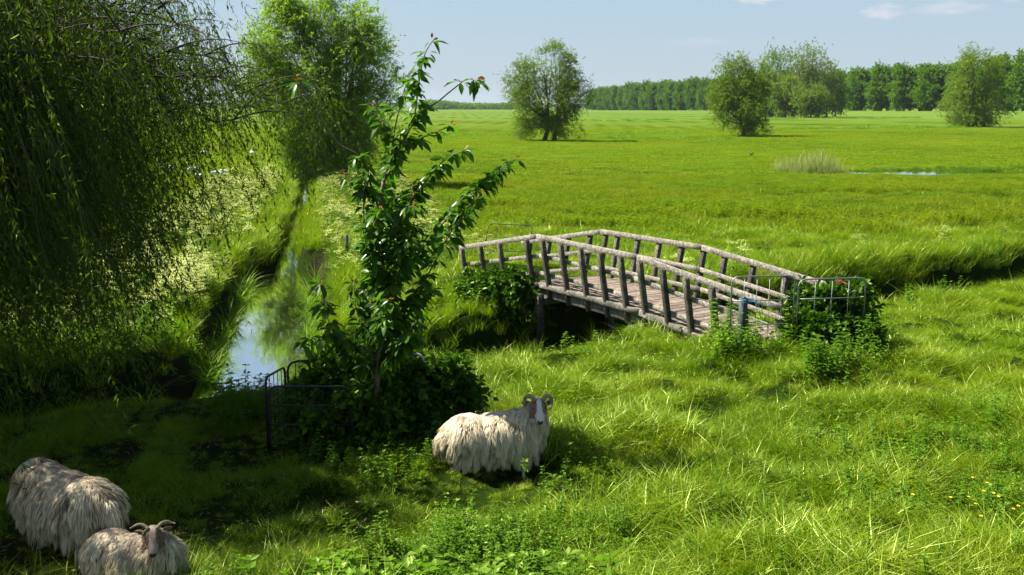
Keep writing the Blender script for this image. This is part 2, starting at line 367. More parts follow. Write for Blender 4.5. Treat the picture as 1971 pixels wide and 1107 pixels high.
def scatter(name, pts, rz, tilt, scl, meshes, mat, label, kind='stuff', cat='grass', weights=None):
    """ONE object whose node tree grows the tufts on its points"""
    pts = np.asarray(pts, np.float32); n = len(pts)
    me = bpy.data.meshes.new(name); me.vertices.add(n); me.vertices.foreach_set('co', pts.ravel())
    rot = np.stack([tilt[:, 0], tilt[:, 1], rz], 1).astype(np.float32)
    a = me.attributes.new('rot', 'FLOAT_VECTOR', 'POINT'); a.data.foreach_set('vector', rot.ravel())
    scl = np.asarray(scl, np.float32); scl = np.repeat(scl[:, None], 3, 1) if scl.ndim == 1 else scl
    a = me.attributes.new('scl', 'FLOAT_VECTOR', 'POINT'); a.data.foreach_set('vector', scl.ravel())
    idx = rng.choice(len(meshes), n, p=weights) if weights is not None else rng.integers(0, len(meshes), n)
    a = me.attributes.new('pick', 'INT', 'POINT'); a.data.foreach_set('value', idx.astype(np.int32))
    me.update(); o = mobj(name, me, mat)
    coll = bpy.data.collections.new(name + '_kinds')
    for i, pm in enumerate(meshes):
        pm.materials.clear(); pm.materials.append(mat); po = bpy.data.objects.new('%s_kind_%02d' % (name, i), pm); coll.objects.link(po)
    ng = bpy.data.node_groups.new(name + '_growth', 'GeometryNodeTree')
    ng.interface.new_socket('Geometry', in_out='INPUT', socket_type='NodeSocketGeometry'); ng.interface.new_socket('Geometry', in_out='OUTPUT', socket_type='NodeSocketGeometry')
    N = ng.nodes; L = ng.links; gi = N.new('NodeGroupInput'); go = N.new('NodeGroupOutput')
    ci = N.new('GeometryNodeCollectionInfo'); ci.inputs['Collection'].default_value = coll; ci.inputs['Separate Children'].default_value = True; ci.inputs['Reset Children'].default_value = True
    ip = N.new('GeometryNodeInstanceOnPoints'); ip.inputs['Pick Instance'].default_value = True
    L.new(gi.outputs[0], ip.inputs['Points']); L.new(ci.outputs[0], ip.inputs['Instance'])
    def na(nm, ty):
        x = N.new('GeometryNodeInputNamedAttribute'); x.data_type = ty; x.inputs['Name'].default_value = nm; return x.outputs[0]
    e2r = N.new('FunctionNodeEulerToRotation'); L.new(na('rot', 'FLOAT_VECTOR'), e2r.inputs[0]); L.new(e2r.outputs[0], ip.inputs['Rotation'])
    L.new(na('scl', 'FLOAT_VECTOR'), ip.inputs['Scale']); L.new(na('pick', 'INT'), ip.inputs['Instance Index'])
    L.new(ip.outputs[0], go.inputs[0])
    md = o.modifiers.new('growth', 'NODES'); md.node_group = ng
    return tag(o, label, None, kind=kind)
def field_pts(y0, y1, dens, marg=1.5, xr=None):
    """points over the part of the ground the camera (or one a step aside) sees; dens per m2 as a function of x,y"""
    A = .5 * (y1 - y0) * ((y0 + y1) * .545 * 2 + 4 * marg) if xr is None else (xr[1] - xr[0]) * (y1 - y0)
    dm = float(dens) if not callable(dens) else dens.mx
    n = int(A * dm * (1.0 if xr is None else 1.0) * (1.35 if xr is None else 1))
    y = y0 + (y1 - y0) * rng.random(n)
    if xr is None:
        W = y1 * .545 + marg; x = rng.uniform(-W, W, n); 
        # constant density over the trapezium
        n2 = int((y1 - y0) * 2 * W * dm); y = y0 + (y1 - y0) * rng.random(n2); x = rng.uniform(-W, W, n2); k = np.abs(x) < y * .545 + marg; x = x[k]; y = y[k]
    else: x = rng.uniform(xr[0], xr[1], n)
    return x, y
def wnoise(x, y, s, seed=0):
    g = np.random.default_rng(seed); v = 0
    for i in range(7):
        a = g.random() * 6.28; f = s * (1 + i * .55); v = v + np.sin((x * math.cos(a) + y * math.sin(a)) * f + g.random() * 6.28) / (1 + .35 * i)
    return v / 2.6
def shade_zone(x, y):
    """trodden bare ground under the big willow: sparse short grass (1) or not (0)"""
    d = (x + 4.6 + (y - 9) * .12)
    return np.clip(1 - (x + 2.2 - (9.6 - y) * .25) / 1.2, 0, 1) * np.clip((y - 6.2) / 1., 0, 1)
def ditch_d(x, y):
    return np.minimum(np.minimum(pdist(x, y, DITCH[0][0]) - 1.42, pdist(x, y, DITCH[1][0]) - 1.02), pdist(x, y, DITCH[2][0]) - .32)
BR_A = np.array([.495, 19.564]); BR_TH = -1.013
BD = np.array([math.cos(BR_TH), math.sin(BR_TH)]); BN = np.array([-BD[1], BD[0]])
def on_bridge(x, y, m=0.0):
    s = (x - BR_A[0]) * BD[0] + (y - BR_A[1]) * BD[1]; q = (x - BR_A[0]) * BN[0] + (y - BR_A[1]) * BN[1]
    return (s > -3.2) & (s < 7.4) & (q > .1 - m) & (q < 1.62 + m)
grass_m = leaf_mat('meadow_grass', (.020, .075, .002), (.185, .285, .006), trans=2.1, tint=(1.1, 1.15, .22), gloss=.05, rough=.38, inst=True,
                   patch=(.55, (.045, .11, .003), (.235, .295, .010)), tw=.33)
field_m = leaf_mat('field_grass', (.055, .13, .004), (.165, .24, .010), trans=1.7, tint=(1.1, 1.1, .3), gloss=.015, rough=.5, inst=True,
                   patch=(.12, (.10, .15, .005), (.19, .235, .014)), tw=.36)
tufts = [blade_tuft(110, .17, .09, .24, .0058, .55, 1.2, seed=1), blade_tuft(120, .2, .07, .21, .0055, .65, 1.3, seed=2), blade_tuft(110, .16, .08, .21, .0056, .55, 1.3, seed=3, seg=4),
         blade_tuft(100, .16, .09, .25, .006, .5, 1.4, seed=4, seg=4), blade_tuft(120, .18, .06, .19, .0055, .75, 1.1, seed=5), blade_tuft(100, .15, .09, .24, .0058, .5, 1.4, seed=6, seg=4)]
# near meadow, 5.5 to 22 m
x, y = field_pts(4.6, 15.5, 110., 3.5); x2, y2 = field_pts(15.5, 34., 46., 3.); x = np.r_[x, x2]; y = np.r_[y, y2]
nz = wnoise(x, y, 1.1, 3); nz2 = wnoise(x, y, 3.1, 5); dd = ditch_d(x, y); sz = shade_zone(x, y)
far = y > 15.1 + (x + 4) * .6
keep = (dd > np.where(far, .30, .22)) & ~on_bridge(x, y) & (rng.random(len(x)) > sz * .25) & (rng.random(len(x)) < .82 + .6 * nz2 + .3 * nz)
x, y, nz, nz2, dd, sz = (v[keep] for v in (x, y, nz, nz2, dd, sz))
hs = (.92 + .42 * nz + .55 * nz2 + .30 * wnoise(x, y, 6.5, 71)) * (1 - .4 * sz) * np.clip(.55 + dd * .6, .55, 1); hs *= np.where(y > 20, np.clip(1.3 - (y - 20) / 40, .8, 1.3), 1)
hs *= 1 + .25 * np.exp(-((dd - .5) / .5) ** 2) * (y < 26)
for (px, py, r) in [(945, 935, .85), (120, 1075, .7)]:
    g_ = gnd(px, py); q = np.hypot((x - g_[0]) / 1.4, y - g_[1]) < r; hs[q] *= .33
wind = .22 + .18 * nz
tilt = np.stack([rng.normal(0, .13, len(x)) , wind + rng.normal(0, .15, len(x))], 1)
sc = np.clip(hs, .25, 1.55)[:, None] * rng.uniform(.8, 1.2, (len(x), 1)) * np.array([1.05, 1.05, .95])
scatter('meadow_grass', np.stack([x, y, hterr(x, y)], 1), rng.random(len(x)) * .9 + np.where(rng.random(len(x)) < .5, 0, 3.14), tilt, sc, tufts, grass_m, 'lush long green grass of the near bank', weights=[.2, .2, .15, .2, .2, .05])
print('near grass', len(x))
# middle distance
tufts2 = [blade_tuft(60, .42, .08, .26, .020, .6, .7, seed=11, seg=2), blade_tuft(60, .42, .10, .32, .022, .5, .7, seed=12, seg=2), blade_tuft(50, .36, .06, .22, .022, .7, .8, seed=13, seg=2)]
x, y = field_pts(31, 60, 14., 3); nz = wnoise(x, y, .55, 8); nz2 = wnoise(x, y, 1.6, 9)
keep = (ditch_d(x, y) > .2) & (rng.random(len(x)) < .75 + .7 * nz2); x, y, nz, nz2 = (v[keep] for v in (x, y, nz, nz2))
fade = np.clip(1.25 - (y - 22) / 45, .45, 1.1)
sc = np.clip((.95 + .4 * nz + .5 * nz2) * fade, .2, 2)[:, None] * np.array([1, 1, 1.]) * rng.uniform(.8, 1.2, (len(x), 1)); sc[:, :2] = np.maximum(sc[:, :2], .8)
scatter('field_grass', np.stack([x, y, hterr(x, y)], 1), rng.random(len(x)) * 6.28, rng.normal(0, .15, (len(x), 2)), sc, tufts2, field_m, 'grass of the meadow beyond the ditch')
print('mid', len(x))
tufts3 = [blade_tuft(70, 1.3, .05, .20, .06, 1.0, .8, seed=21, seg=2), blade_tuft(70, 1.3, .06, .26, .065, .9, .8, seed=22, seg=2)]
x, y = field_pts(58, 220, 1.3, 8); nz2 = wnoise(x, y, .5, 19); keep = (rng.random(len(x)) < np.clip(.7 + .6 * nz2, 0, 1) * np.clip(1.4 - y / 190, .3, 1)) & (ditch_d(x, y) > 1.) & (((x - POND[0]) / (POND[2] + 1.2)) ** 2 + ((y - POND[1] + 1.) / (POND[3] + 3.2)) ** 2 > 1)
x, y, nz2 = x[keep], y[keep], nz2[keep]
sc = np.ones((len(x), 3)); sc[:, 2] = np.clip(.55 + .4 * nz2, .2, 1.2)
scatter('field_grass', np.stack([x, y, hterr(x, y)], 1), rng.random(len(x)) * 6.28, rng.normal(0, .05, (len(x), 2)), sc, tufts3, field_m, 'short grass of the far meadow')
print('far', len(x))
# broad-leaved weeds (nettle, dock) : stems with pairs of hanging leaves
def along(L, off0, off1, n, s0=0, s1=1e9, side=1):
    L = np.array(L); seg = np.linalg.norm(np.diff(L, axis=0), axis=1); cum = np.r_[0, np.cumsum(seg)]
    s = rng.uniform(s0, min(s1, cum[-1]), n); i = np.clip(np.searchsorted(cum, s) - 1, 0, len(seg) - 1); t = (s - cum[i]) / seg[i]
    d = np.diff(L, axis=0)[i] / seg[i][:, None]; nn = np.stack([-d[:, 1], d[:, 0]], 1)
    return L[i] + d * (t * seg[i])[:, None] + nn * rng.uniform(off0, off1, n)[:, None] * side
M0, M1 = DITCH[0][0], DITCH[1][0]; M2_ = DITCH[1][0][:2] + DITCH[2][0][1:]
def nettle(h, seed, nl=7, L=.085, W=.045, clump=5, rad=.12):
    g = np.random.default_rng(seed); mb = MB()
    for c in range(clump):
        q = g.normal(0, rad, 2); hh = h * g.uniform(.6, 1.1); a0 = g.random() * 6.28; tl = g.normal(0, .12, 2)
        mb.tube([(*q, -.03), (q[0] + tl[0] * hh * .5, q[1] + tl[1] * hh * .5, hh * .5), (q[0] + tl[0] * hh, q[1] + tl[1] * hh, hh)], [.004, .003, .0015], 3, a=.3, cap=False)
        for i in range(nl):
            k = .25 + .75 * (i + .5) / nl; ls = (1.15 - .55 * k); c0 = np.array([q[0] + tl[0] * hh * k, q[1] + tl[1] * hh * k, hh * k])
            for s in range(2 if i < nl - 1 else 4):
                a1 = a0 + i * 1.57 + s * (3.14 if i < nl - 1 else 1.57) + g.normal(0, .2); up = g.uniform(-.35, .25) if i < nl - 1 else g.uniform(.1, .6)
                D = np.array([[math.cos(a1), math.sin(a1), up]]); V, T, A = leaves_np(c0[None], D, np.array([[0, 0, 1.]]) + g.normal(0, .2, (1, 3)), np.array([L * ls * g.uniform(.8, 1.2)]), np.array([W * ls]))
                mb.add(V, None, T, np.repeat(g.random(), 4))
    return mb.mesh('weed')
weed_m = leaf_mat('nettle_leaf', (.05, .13, .008), (.13, .23, .018), trans=1.7, tint=(1.1, 1.2, .3), gloss=.035, rough=.45, inst=True, tw=.42)
weeds = [nettle(.42, 31), nettle(.55, 32, 8), nettle(.34, 33, 6, .10, .06, 4, .15), nettle(.62, 34, 9, .09, .05, 4)]
P = []
def patch_px(n, poly, jit=0.0):
    """n ground points inside a polygon given by the ground it covers, at photo pixels turned to ground"""
    G2 = np.array([gnd(a, b)[:2] for a, b in poly]); lo, hi = G2.min(0), G2.max(0); out = []
    while len(out) < n:
        q = lo + (hi - lo) * rng.random(2); ins = False; j = len(G2) - 1
        for i in range(len(G2)):
            if (G2[i, 1] > q[1]) != (G2[j, 1] > q[1]) and q[0] < (G2[j, 0] - G2[i, 0]) * (q[1] - G2[i, 1]) / (G2[j, 1] - G2[i, 1]) + G2[i, 0]: ins = not ins
            j = i
        if ins: out.append(q)
    return np.array(out)
A_ = [patch_px(120, [(560, 1106), (700, 1080), (860, 1050), (1000, 1060), (1010, 1106)]), patch_px(20, [(860, 1040), (1250, 1000), (1250, 1100), (860, 1100)]),
      patch_px(120, [(1530, 660), (1690, 640), (1700, 710), (1560, 730)]), patch_px(40, [(1380, 640), (1480, 650), (1470, 680), (1370, 670)]),
      patch_px(70, [(1560, 900), (1971, 820), (1971, 980), (1700, 1000)]), patch_px(30, [(420, 800), (520, 790), (520, 830), (420, 840)]),
      patch_px(90, [(560, 770), (900, 780), (900, 930), (560, 920)]), patch_px(60, [(1640, 550), (1971, 520), (1971, 560), (1660, 600)])]
# a few at the lowest edge of the frame, closer than the sheep
A_.append(np.stack([rng.uniform(-2.1, .5, 40), rng.uniform(5.7, 6.75, 40)], 1))
A_.append(along(M0, 1.6, 3.4, 330, 17, 31)); A_.append(along(M0, 1.5, 2.2, 60, 34, 62))
A_.append(np.stack([rng.normal(3.17, .16, 16), rng.normal(13.55, .12, 16)], 1))
P = np.concatenate(A_); k = ditch_d(P[:, 0], P[:, 1]) > .1; P = P[k]; P = P[~on_bridge(P[:, 0], P[:, 1], .05)]
scatter('nettle_growth', np.c_[P, hterr(P[:, 0], P[:, 1])], rng.random(len(P)) * 6.28, rng.normal(0, .12, (len(P), 2)), rng.uniform(.6, 1.1, len(P)) * np.where(P[:, 1] < 10.5, np.where(P[:, 1] < 6.9, .50, .62), 1.), weeds, weed_m, 'nettles and dock growing through the grass')
big = [nettle(.30, 35, 5, .125, .075, 3, .10), nettle(.38, 36, 6, .115, .07, 3, .12), nettle(.24, 37, 4, .14, .085, 3, .09)]
x = rng.uniform(-1.75, .6, 150); y = rng.uniform(5.6, 6.2, 150) + .25 * (x + 1.5) * (rng.random(150) < .6); k = wnoise(x, y, 3., 15) > -.25; x, y = x[k], y[k]; P = np.stack([x, y], 1)
scatter('nettle_growth', np.c_[P, hterr(P[:, 0], P[:, 1])], rng.random(len(P)) * 6.28, rng.normal(0, .2, (len(P), 2)), rng.uniform(.4, 1.05, len(P)), big, weed_m, 'broad-leaved nettles in the sun at the front of the bank')
x, y = field_pts(6.2, 20., 5., 1.); k = (wnoise(x, y, .8, 61) > .0) & (ditch_d(x, y) > .4) & ~on_bridge(x, y, .1) & (x > -1.2 - (9.6 - y) * .2); x, y = x[k], y[k]
x, y = x[(np.hypot(x + .1, y - 9.3) > .75)], y[(np.hypot(x + .1, y - 9.3) > .75)]
low = [nettle(.17, 91, 4, .05, .028, 6, .16), nettle(.22, 92, 5, .055, .03, 6, .18), nettle(.14, 93, 3, .06, .034, 7, .2)]
scatter('low_weeds', np.c_[x, y, hterr(x, y)], rng.random(len(x)) * 6.28, rng.normal(0, .1, (len(x), 2)), rng.uniform(.7, 1.3, len(x)), low, weed_m, 'low leafy weeds mixed through the near grass')
#-leaved nettles in the sun at the front of the bank')
# far bank of the main ditch and banks of the side ditch: tall rank growth
bank_t = [blade_tuft(55, .2, .35, .85, .013, .3, .55, seed=41), blade_tuft(50, .22, .3, .7, .012, .45, .8, seed=42), blade_tuft(60, .2, .25, .6, .011, .4, .6, seed=43)]
B_ = np.concatenate([along(M0, 1.75, 2.9, 1700, 30, 75), along(M0, 1.65, 2.1, 400, 30, 75), along(M0, 1.25, 1.7, 520, 33, 75), along(M2_, 1.25, 2.0, 420, 2.5, 13), along(M2_, .6, 1.5, 260, 11, 16), along(M2_, 1.45, 1.9, 160, 2.5, 13, -1), along(M2_, .30, 1.9, 2100, 13, 60), along(M2_, .30, 1.7, 1700, 13, 60, -1), along(M0, 1.35, 2.9, 420, 10, 32), along(M0, 1.5, 1.8, 120, 30, 75, -1)])
k = (ditch_d(B_[:, 0], B_[:, 1]) > .06) & ~on_bridge(B_[:, 0], B_[:, 1], .25); B_ = B_[k]
nz = wnoise(B_[:, 0], B_[:, 1], .9, 77)
scatter('bank_grass', np.c_[B_, hterr(B_[:, 0], B_[:, 1])], rng.random(len(B_)) * 6.28, rng.normal(0, .15, (len(B_), 2)), np.clip(.72 + .3 * nz, .35, 1.15) * rng.uniform(.75, 1.15, len(B_)), bank_t, grass_m, 'tall rank grass along the ditch banks')
# cow parsley in flower on both banks of the side ditch
def parsley(seed, h):
    g = np.random.default_rng(seed); mb = MB()
    for s in range(3):
        q = g.normal(0, .10, 2); hh = h * g.uniform(.75, 1.1); top = np.array([q[0] + g.normal(0, .08), q[1] + g.normal(0, .08), hh])
        mb.tube([(*q, 0), top * [1, 1, .6], top], [.004, .003, .002], 3, a=.1, cap=False)
        for u in range(5):
            a = g.random() * 6.28; e = top + np.array([math.cos(a) * .12, math.sin(a) * .12, g.uniform(-.14, .05)]) * (0 if u == 0 else 1)
            mb.tube([top - [0, 0, .18], e], .0015, 3, a=.1, cap=False)
            n = 13; t = g.random(n) * 6.28; r = .055 * np.sqrt(g.random(n)); C = np.stack([e[0] + r * np.cos(t), e[1] + r * np.sin(t), e[2] + g.normal(0, .006, n)], 1)
            V, T, A = leaves_np(C, np.stack([np.cos(t), np.sin(t), np.zeros(n)], 1), np.array([[0, 0, 1.]]).repeat(n, 0), np.full(n, .022), np.full(n, .020), fold=.05); mb.add(V, None, T, .95)
        n = 26; k = g.random(n); t = g.random(n) * 6.28; C = np.stack([q[0] + .16 * np.cos(t) * k, q[1] + .16 * np.sin(t) * k, hh * (.1 + .55 * g.random(n))], 1)
        V, T, A = leaves_np(C, np.stack([np.cos(t), np.sin(t), g.normal(.2, .3, n)], 1), np.array([[0, 0, 1.]]).repeat(n, 0), np.full(n, .11), np.full(n, .035)); mb.add(V, None, T, np.repeat(g.uniform(0, .5, n), 4))
    return mb.mesh('cow_parsley')
pm, nt = newmat('cow_parsley'); b = NB(nt); av = b.n('ShaderNodeAttribute', attribute_name='v').outputs['Fac']
c = b.ramp(av, [(.0, (.05, .12, .012)), (.5, (.11, .19, .02)), (.7, (.64, .70, .20)), (.95, (.72, .77, .28))])
d = b.n('ShaderNodeBsdfDiffuse'); b.l(c, d.inputs[0]); t = b.n('ShaderNodeBsdfTranslucent'); b.l(b.mix(1.0, c, (1.1, 1.1, .6), 'MULTIPLY'), t.inputs[0])
mx = b.n('ShaderNodeMixShader'); mx.inputs[0].default_value = .4; b.l(d.outputs[0], mx.inputs[1]); b.l(t.outputs[0], mx.inputs[2]); o = b.n('ShaderNodeOutputMaterial'); b.l(mx.outputs[0], o.inputs[0])
pars = [parsley(51, .75), parsley(52, .6), parsley(53, .85)]
M2 = DITCH[1][0][:2] + DITCH[2][0][1:]
C_ = np.concatenate([along(M2, 1.1, 4.4, 1150, 5, 42), along(M2, 1.1, 2.2, 150, 3, 9), along(M2, .95, 5.0, 900, 7, 42, -1), along(M0, 1.9, 2.6, 14, 40, 60), along(M0, 1.5, 4.2, 170, 14, 30)])
k = (ditch_d(C_[:, 0], C_[:, 1]) > .25) & (rng.random(len(C_)) < .62 + .75 * wnoise(C_[:, 0], C_[:, 1], 1.3, 44)) & ~on_bridge(C_[:, 0], C_[:, 1], .4); C_ = C_[k]
scatter('cow_parsley', np.c_[C_, hterr(C_[:, 0], C_[:, 1])], rng.random(len(C_)) * 6.28, rng.normal(0, .1, (len(C_), 2)), rng.uniform(.55, 1.15, len(C_)), pars, pm, 'cream flowering cow parsley on the ditch banks', cat='flowers')
# broad sword leaves hanging over the water at the left bank
sword = [blade_tuft(22, .12, .5, .95, .022, .45, 1.1, seed=61, seg=4), blade_tuft(18, .1, .5, .9, .02, .35, 1.3, seed=62, seg=4)]
S_ = np.concatenate([along(M0, 1.15, 1.5, 60, 20, 29), along(M1, .72, .95, 45, 1, 14), along(M1, .72, .95, 20, 3, 30, -1)])
scatter('sword_leaves', np.c_[S_, np.maximum(hterr(S_[:, 0], S_[:, 1]), WZ)], rng.random(len(S_)) * 6.28, rng.normal(0, .12, (len(S_), 2)), rng.uniform(.6, 1, len(S_)), sword, weed_m, 'long arching leaves at the water edge')
# floating leaves and duckweed on the water
fm = leaf_mat('floating_leaves', (.10, .12, .03), (.30, .27, .10), trans=.6, gloss=.1, tw=.2)
n = 9000; q = np.concatenate([along(M0, -.98, .98, n, 22, 34), along(M1, -.82, -.4, 500, 0, 22), along(M1, .6, .8, 200, 0, 22)]); k = ditch_d(q[:, 0], q[:, 1]) < .05
k &= rng.random(len(q)) < np.clip(.45 + .6 * wnoise(q[:, 0], q[:, 1], 2.2, 90), .05, 1); q = q[k]; n = len(q); t = rng.random(n) * 6.28
V, T, A = leaves_np(np.c_[q, np.full(n, WZ + .012)], np.c_[np.cos(t), np.sin(t), np.zeros(n)], np.array([[0, 0, 1.]]).repeat(n, 0), rng.uniform(.018, .055, n), rng.uniform(.012, .028, n), fold=.02)
tag(mobj('floating_leaves', mesh_np('floating_leaves', V, None, T, {'v': A}), fm), 'fallen leaves and duckweed floating on the ditch', kind='stuff')
# dry leaf litter on the bare shaded ground
lm = leaf_mat('leaf_litter', (.07, .05, .022), (.20, .15, .08), trans=.5, gloss=.05, tw=.15, tint=(1, .9, .6))
x = rng.uniform(-9.5, -.6, 9000); y = rng.uniform(5.8, 14.2, 9000); k = (rng.random(len(x)) < shade_zone(x, y)) & (ditch_d(x, y) > -.05); x, y = x[k], y[k]; n = len(x); t = rng.random(n) * 6.28
V, T, A = leaves_np(np.c_[x, y, hterr(x, y) + .025], np.c_[np.cos(t), np.sin(t), rng.normal(0, .25, n)], np.array([[0, 0, 1.]]) + rng.normal(0, .35, (n, 3)), rng.uniform(.03, .09, n), rng.uniform(.008, .022, n))
tag(mobj('leaf_litter', mesh_np('leaf_litter', V, None, T, {'v': A}), lm), 'dry leaves and twigs on the shaded earth', kind='stuff')
# buttercups: yellow dots
bm_, nt = newmat('buttercup'); b = NB(nt); p = b.n('ShaderNodeBsdfPrincipled'); p.inputs['Base Color'].default_value = (.75, .5, .01, 1); o = b.n('ShaderNodeOutputMaterial'); b.l(p.outputs[0], o.inputs[0])
fl = MB(); a = np.arange(5) * 1.2566
for i in range(7):
    c = np.array([rng.normal(0, .18), rng.normal(0, .18), rng.uniform(.28, .42)]); V, T, A = leaves_np(c[None].repeat(5, 0), np.stack([np.cos(a), np.sin(a), np.full(5, .3)], 1), np.array([[0, 0, 1.]]).repeat(5, 0), np.full(5, .016), np.full(5, .014)); fl.add(V, None, T)
bq = np.concatenate([patch_px(2, [(1780, 1010), (1960, 1020), (1960, 1070), (1800, 1060)]), patch_px(2, [(1000, 700), (1400, 680), (1500, 800), (1100, 900)])])
x, y = field_pts(22, 60, .55, 3); k = wnoise(x, y, .3, 33) > -.1; bq = np.concatenate([bq, np.c_[x, y][k]]); bq = bq[ditch_d(bq[:, 0], bq[:, 1]) > .3]
scatter('buttercups', np.c_[bq, hterr(bq[:, 0], bq[:, 1]) - .03 * (bq[:, 1] > 22)], rng.random(len(bq)) * 6.28, rng.normal(0, .05, (len(bq), 2)), rng.uniform(.8, 1.2, len(bq)), [fl.mesh('buttercups')], bm_, 'small yellow buttercups among the grass')
# reeds beside the pool
reed_m = leaf_mat('reed', (.13, .22, .04), (.44, .46, .20), trans=1.2, gloss=.05, tw=.4, inst=True, tint=(1, 1, .5))
reeds = [blade_tuft(34, .5, .7, 1.9, .026, .15, .28, seed=71), blade_tuft(40, .55, .4, 1.4, .026, .25, .4, seed=72)]
pr = gnd(1555, 332); n = 95; q = np.c_[rng.uniform(-1.9, 2.6, n) + pr[0], rng.normal(0, .7, n) + pr[1] + .6]
hh = np.clip(1.05 - ((q[:, 0] - pr[0] - .4) / 2.9) ** 2, .45, 1.1)
scatter('reeds', np.c_[q, hterr(q[:, 0], q[:, 1])], rng.random(n) * 6.28, rng.normal(0, .06, (n, 2)), hh * rng.uniform(.7, 1.0, n), reeds, reed_m, 'pale dry reeds standing at the end of the pool', cat='reeds')
n = 620; a = rng.random(n) * 3.14; rr = rng.uniform(.78, 1.25, n); q = np.c_[POND[0] + 1.2 + POND[2] * 1.15 * rr * np.cos(a), POND[1] + POND[3] * rr * np.sin(a)]; q = q[q[:, 1] > POND[1] + 1.7]
scatter('pond_rushes', np.c_[q, hterr(q[:, 0], q[:, 1])], rng.random(len(q)) * 6.28, rng.normal(0, .1, (len(q), 2)), rng.uniform(.3, .6, len(q)), [blade_tuft(60, .35, .3, .6, .03, .3, .4, seed=73)], weed_m, 'low green rushes round the far edge of the pool')

# lines of taller tussocks across the open meadow
tus = [blade_tuft(60, .6, .3, .75, .05, .4, .6, seed=81, seg=2), blade_tuft(60, .7, .2, .55, .05, .5, .6, seed=82, seg=2)]
tp = []
for (x0, y0, x1_, y1_, n_, j) in ((1130, 266, 1400, 268, 90, 3.5), (1180, 258, 1300, 256, 40, 3), (1500, 250, 1860, 246, 110, 2.5), (1040, 408, 1560, 412, 120, .9), (1560, 378, 1900, 372, 70, .9), (880, 300, 1000, 296, 30, 2), (1150, 232, 1900, 226, 120, 7), (820, 262, 980, 258, 40, 4), (1040, 392, 1420, 388, 50, .8), (1250, 425, 1500, 430, 60, .6)):
    k = rng.random(n_) ; q = np.array([gnd(x0 + (x1_ - x0) * a_, y0 + (y1_ - y0) * a_)[:2] for a_ in k]); tp.append(q + rng.normal(0, j, q.shape) * [.25, .5])
tp = np.concatenate(tp); scl_ = np.clip(tp[:, 1] / 110, .38, 2.2) * rng.uniform(.5, 1.1, len(tp))
scatter('rush_tussocks', np.c_[tp, hterr(tp[:, 0], tp[:, 1])], rng.random(len(tp)) * 6.28, rng.normal(0, .1, (len(tp), 2)), np.stack([scl_ * 1.3, scl_, scl_ * .62], 1), tus, weed_m, 'darker tussocks of rush in broken lines across the meadow')

q = []
for (x0, y0, x1_, y1_, n_, jx, jy) in ((1100, 412, 1560, 414, 260, .8, .7), (1560, 372, 1900, 368, 130, 1.2, .8), (1000, 430, 1300, 440, 90, .6, .4), (1250, 400, 1480, 404, 90, 1, .6), (1600, 440, 1971, 420, 120, 1., .6), (880, 390, 1050, 400, 70, .8, .6), (700, 420, 860, 440, 60, .6, .5)):
    k = rng.random(n_); g_ = np.array([gnd(x0 + (x1_ - x0) * a_, y0 + (y1_ - y0) * a_)[:2] for a_ in k]); q.append(g_ + rng.normal(0, 1, g_.shape) * [jx, jy])
q = np.concatenate(q); q = q[(ditch_d(q[:, 0], q[:, 1]) > .3) & ~on_bridge(q[:, 0], q[:, 1], .3)]
scatter('field_weeds', np.c_[q, hterr(q[:, 0], q[:, 1])], rng.random(len(q)) * 6.28, rng.normal(0, .1, (len(q), 2)), rng.uniform(.7, 1.3, len(q)), [nettle(.30, 94, 4, .10, .06, 6, .2), nettle(.36, 95, 5, .09, .055, 6, .2)], field_m, 'patches of broad-leaved weeds in the meadow beyond the ditch')
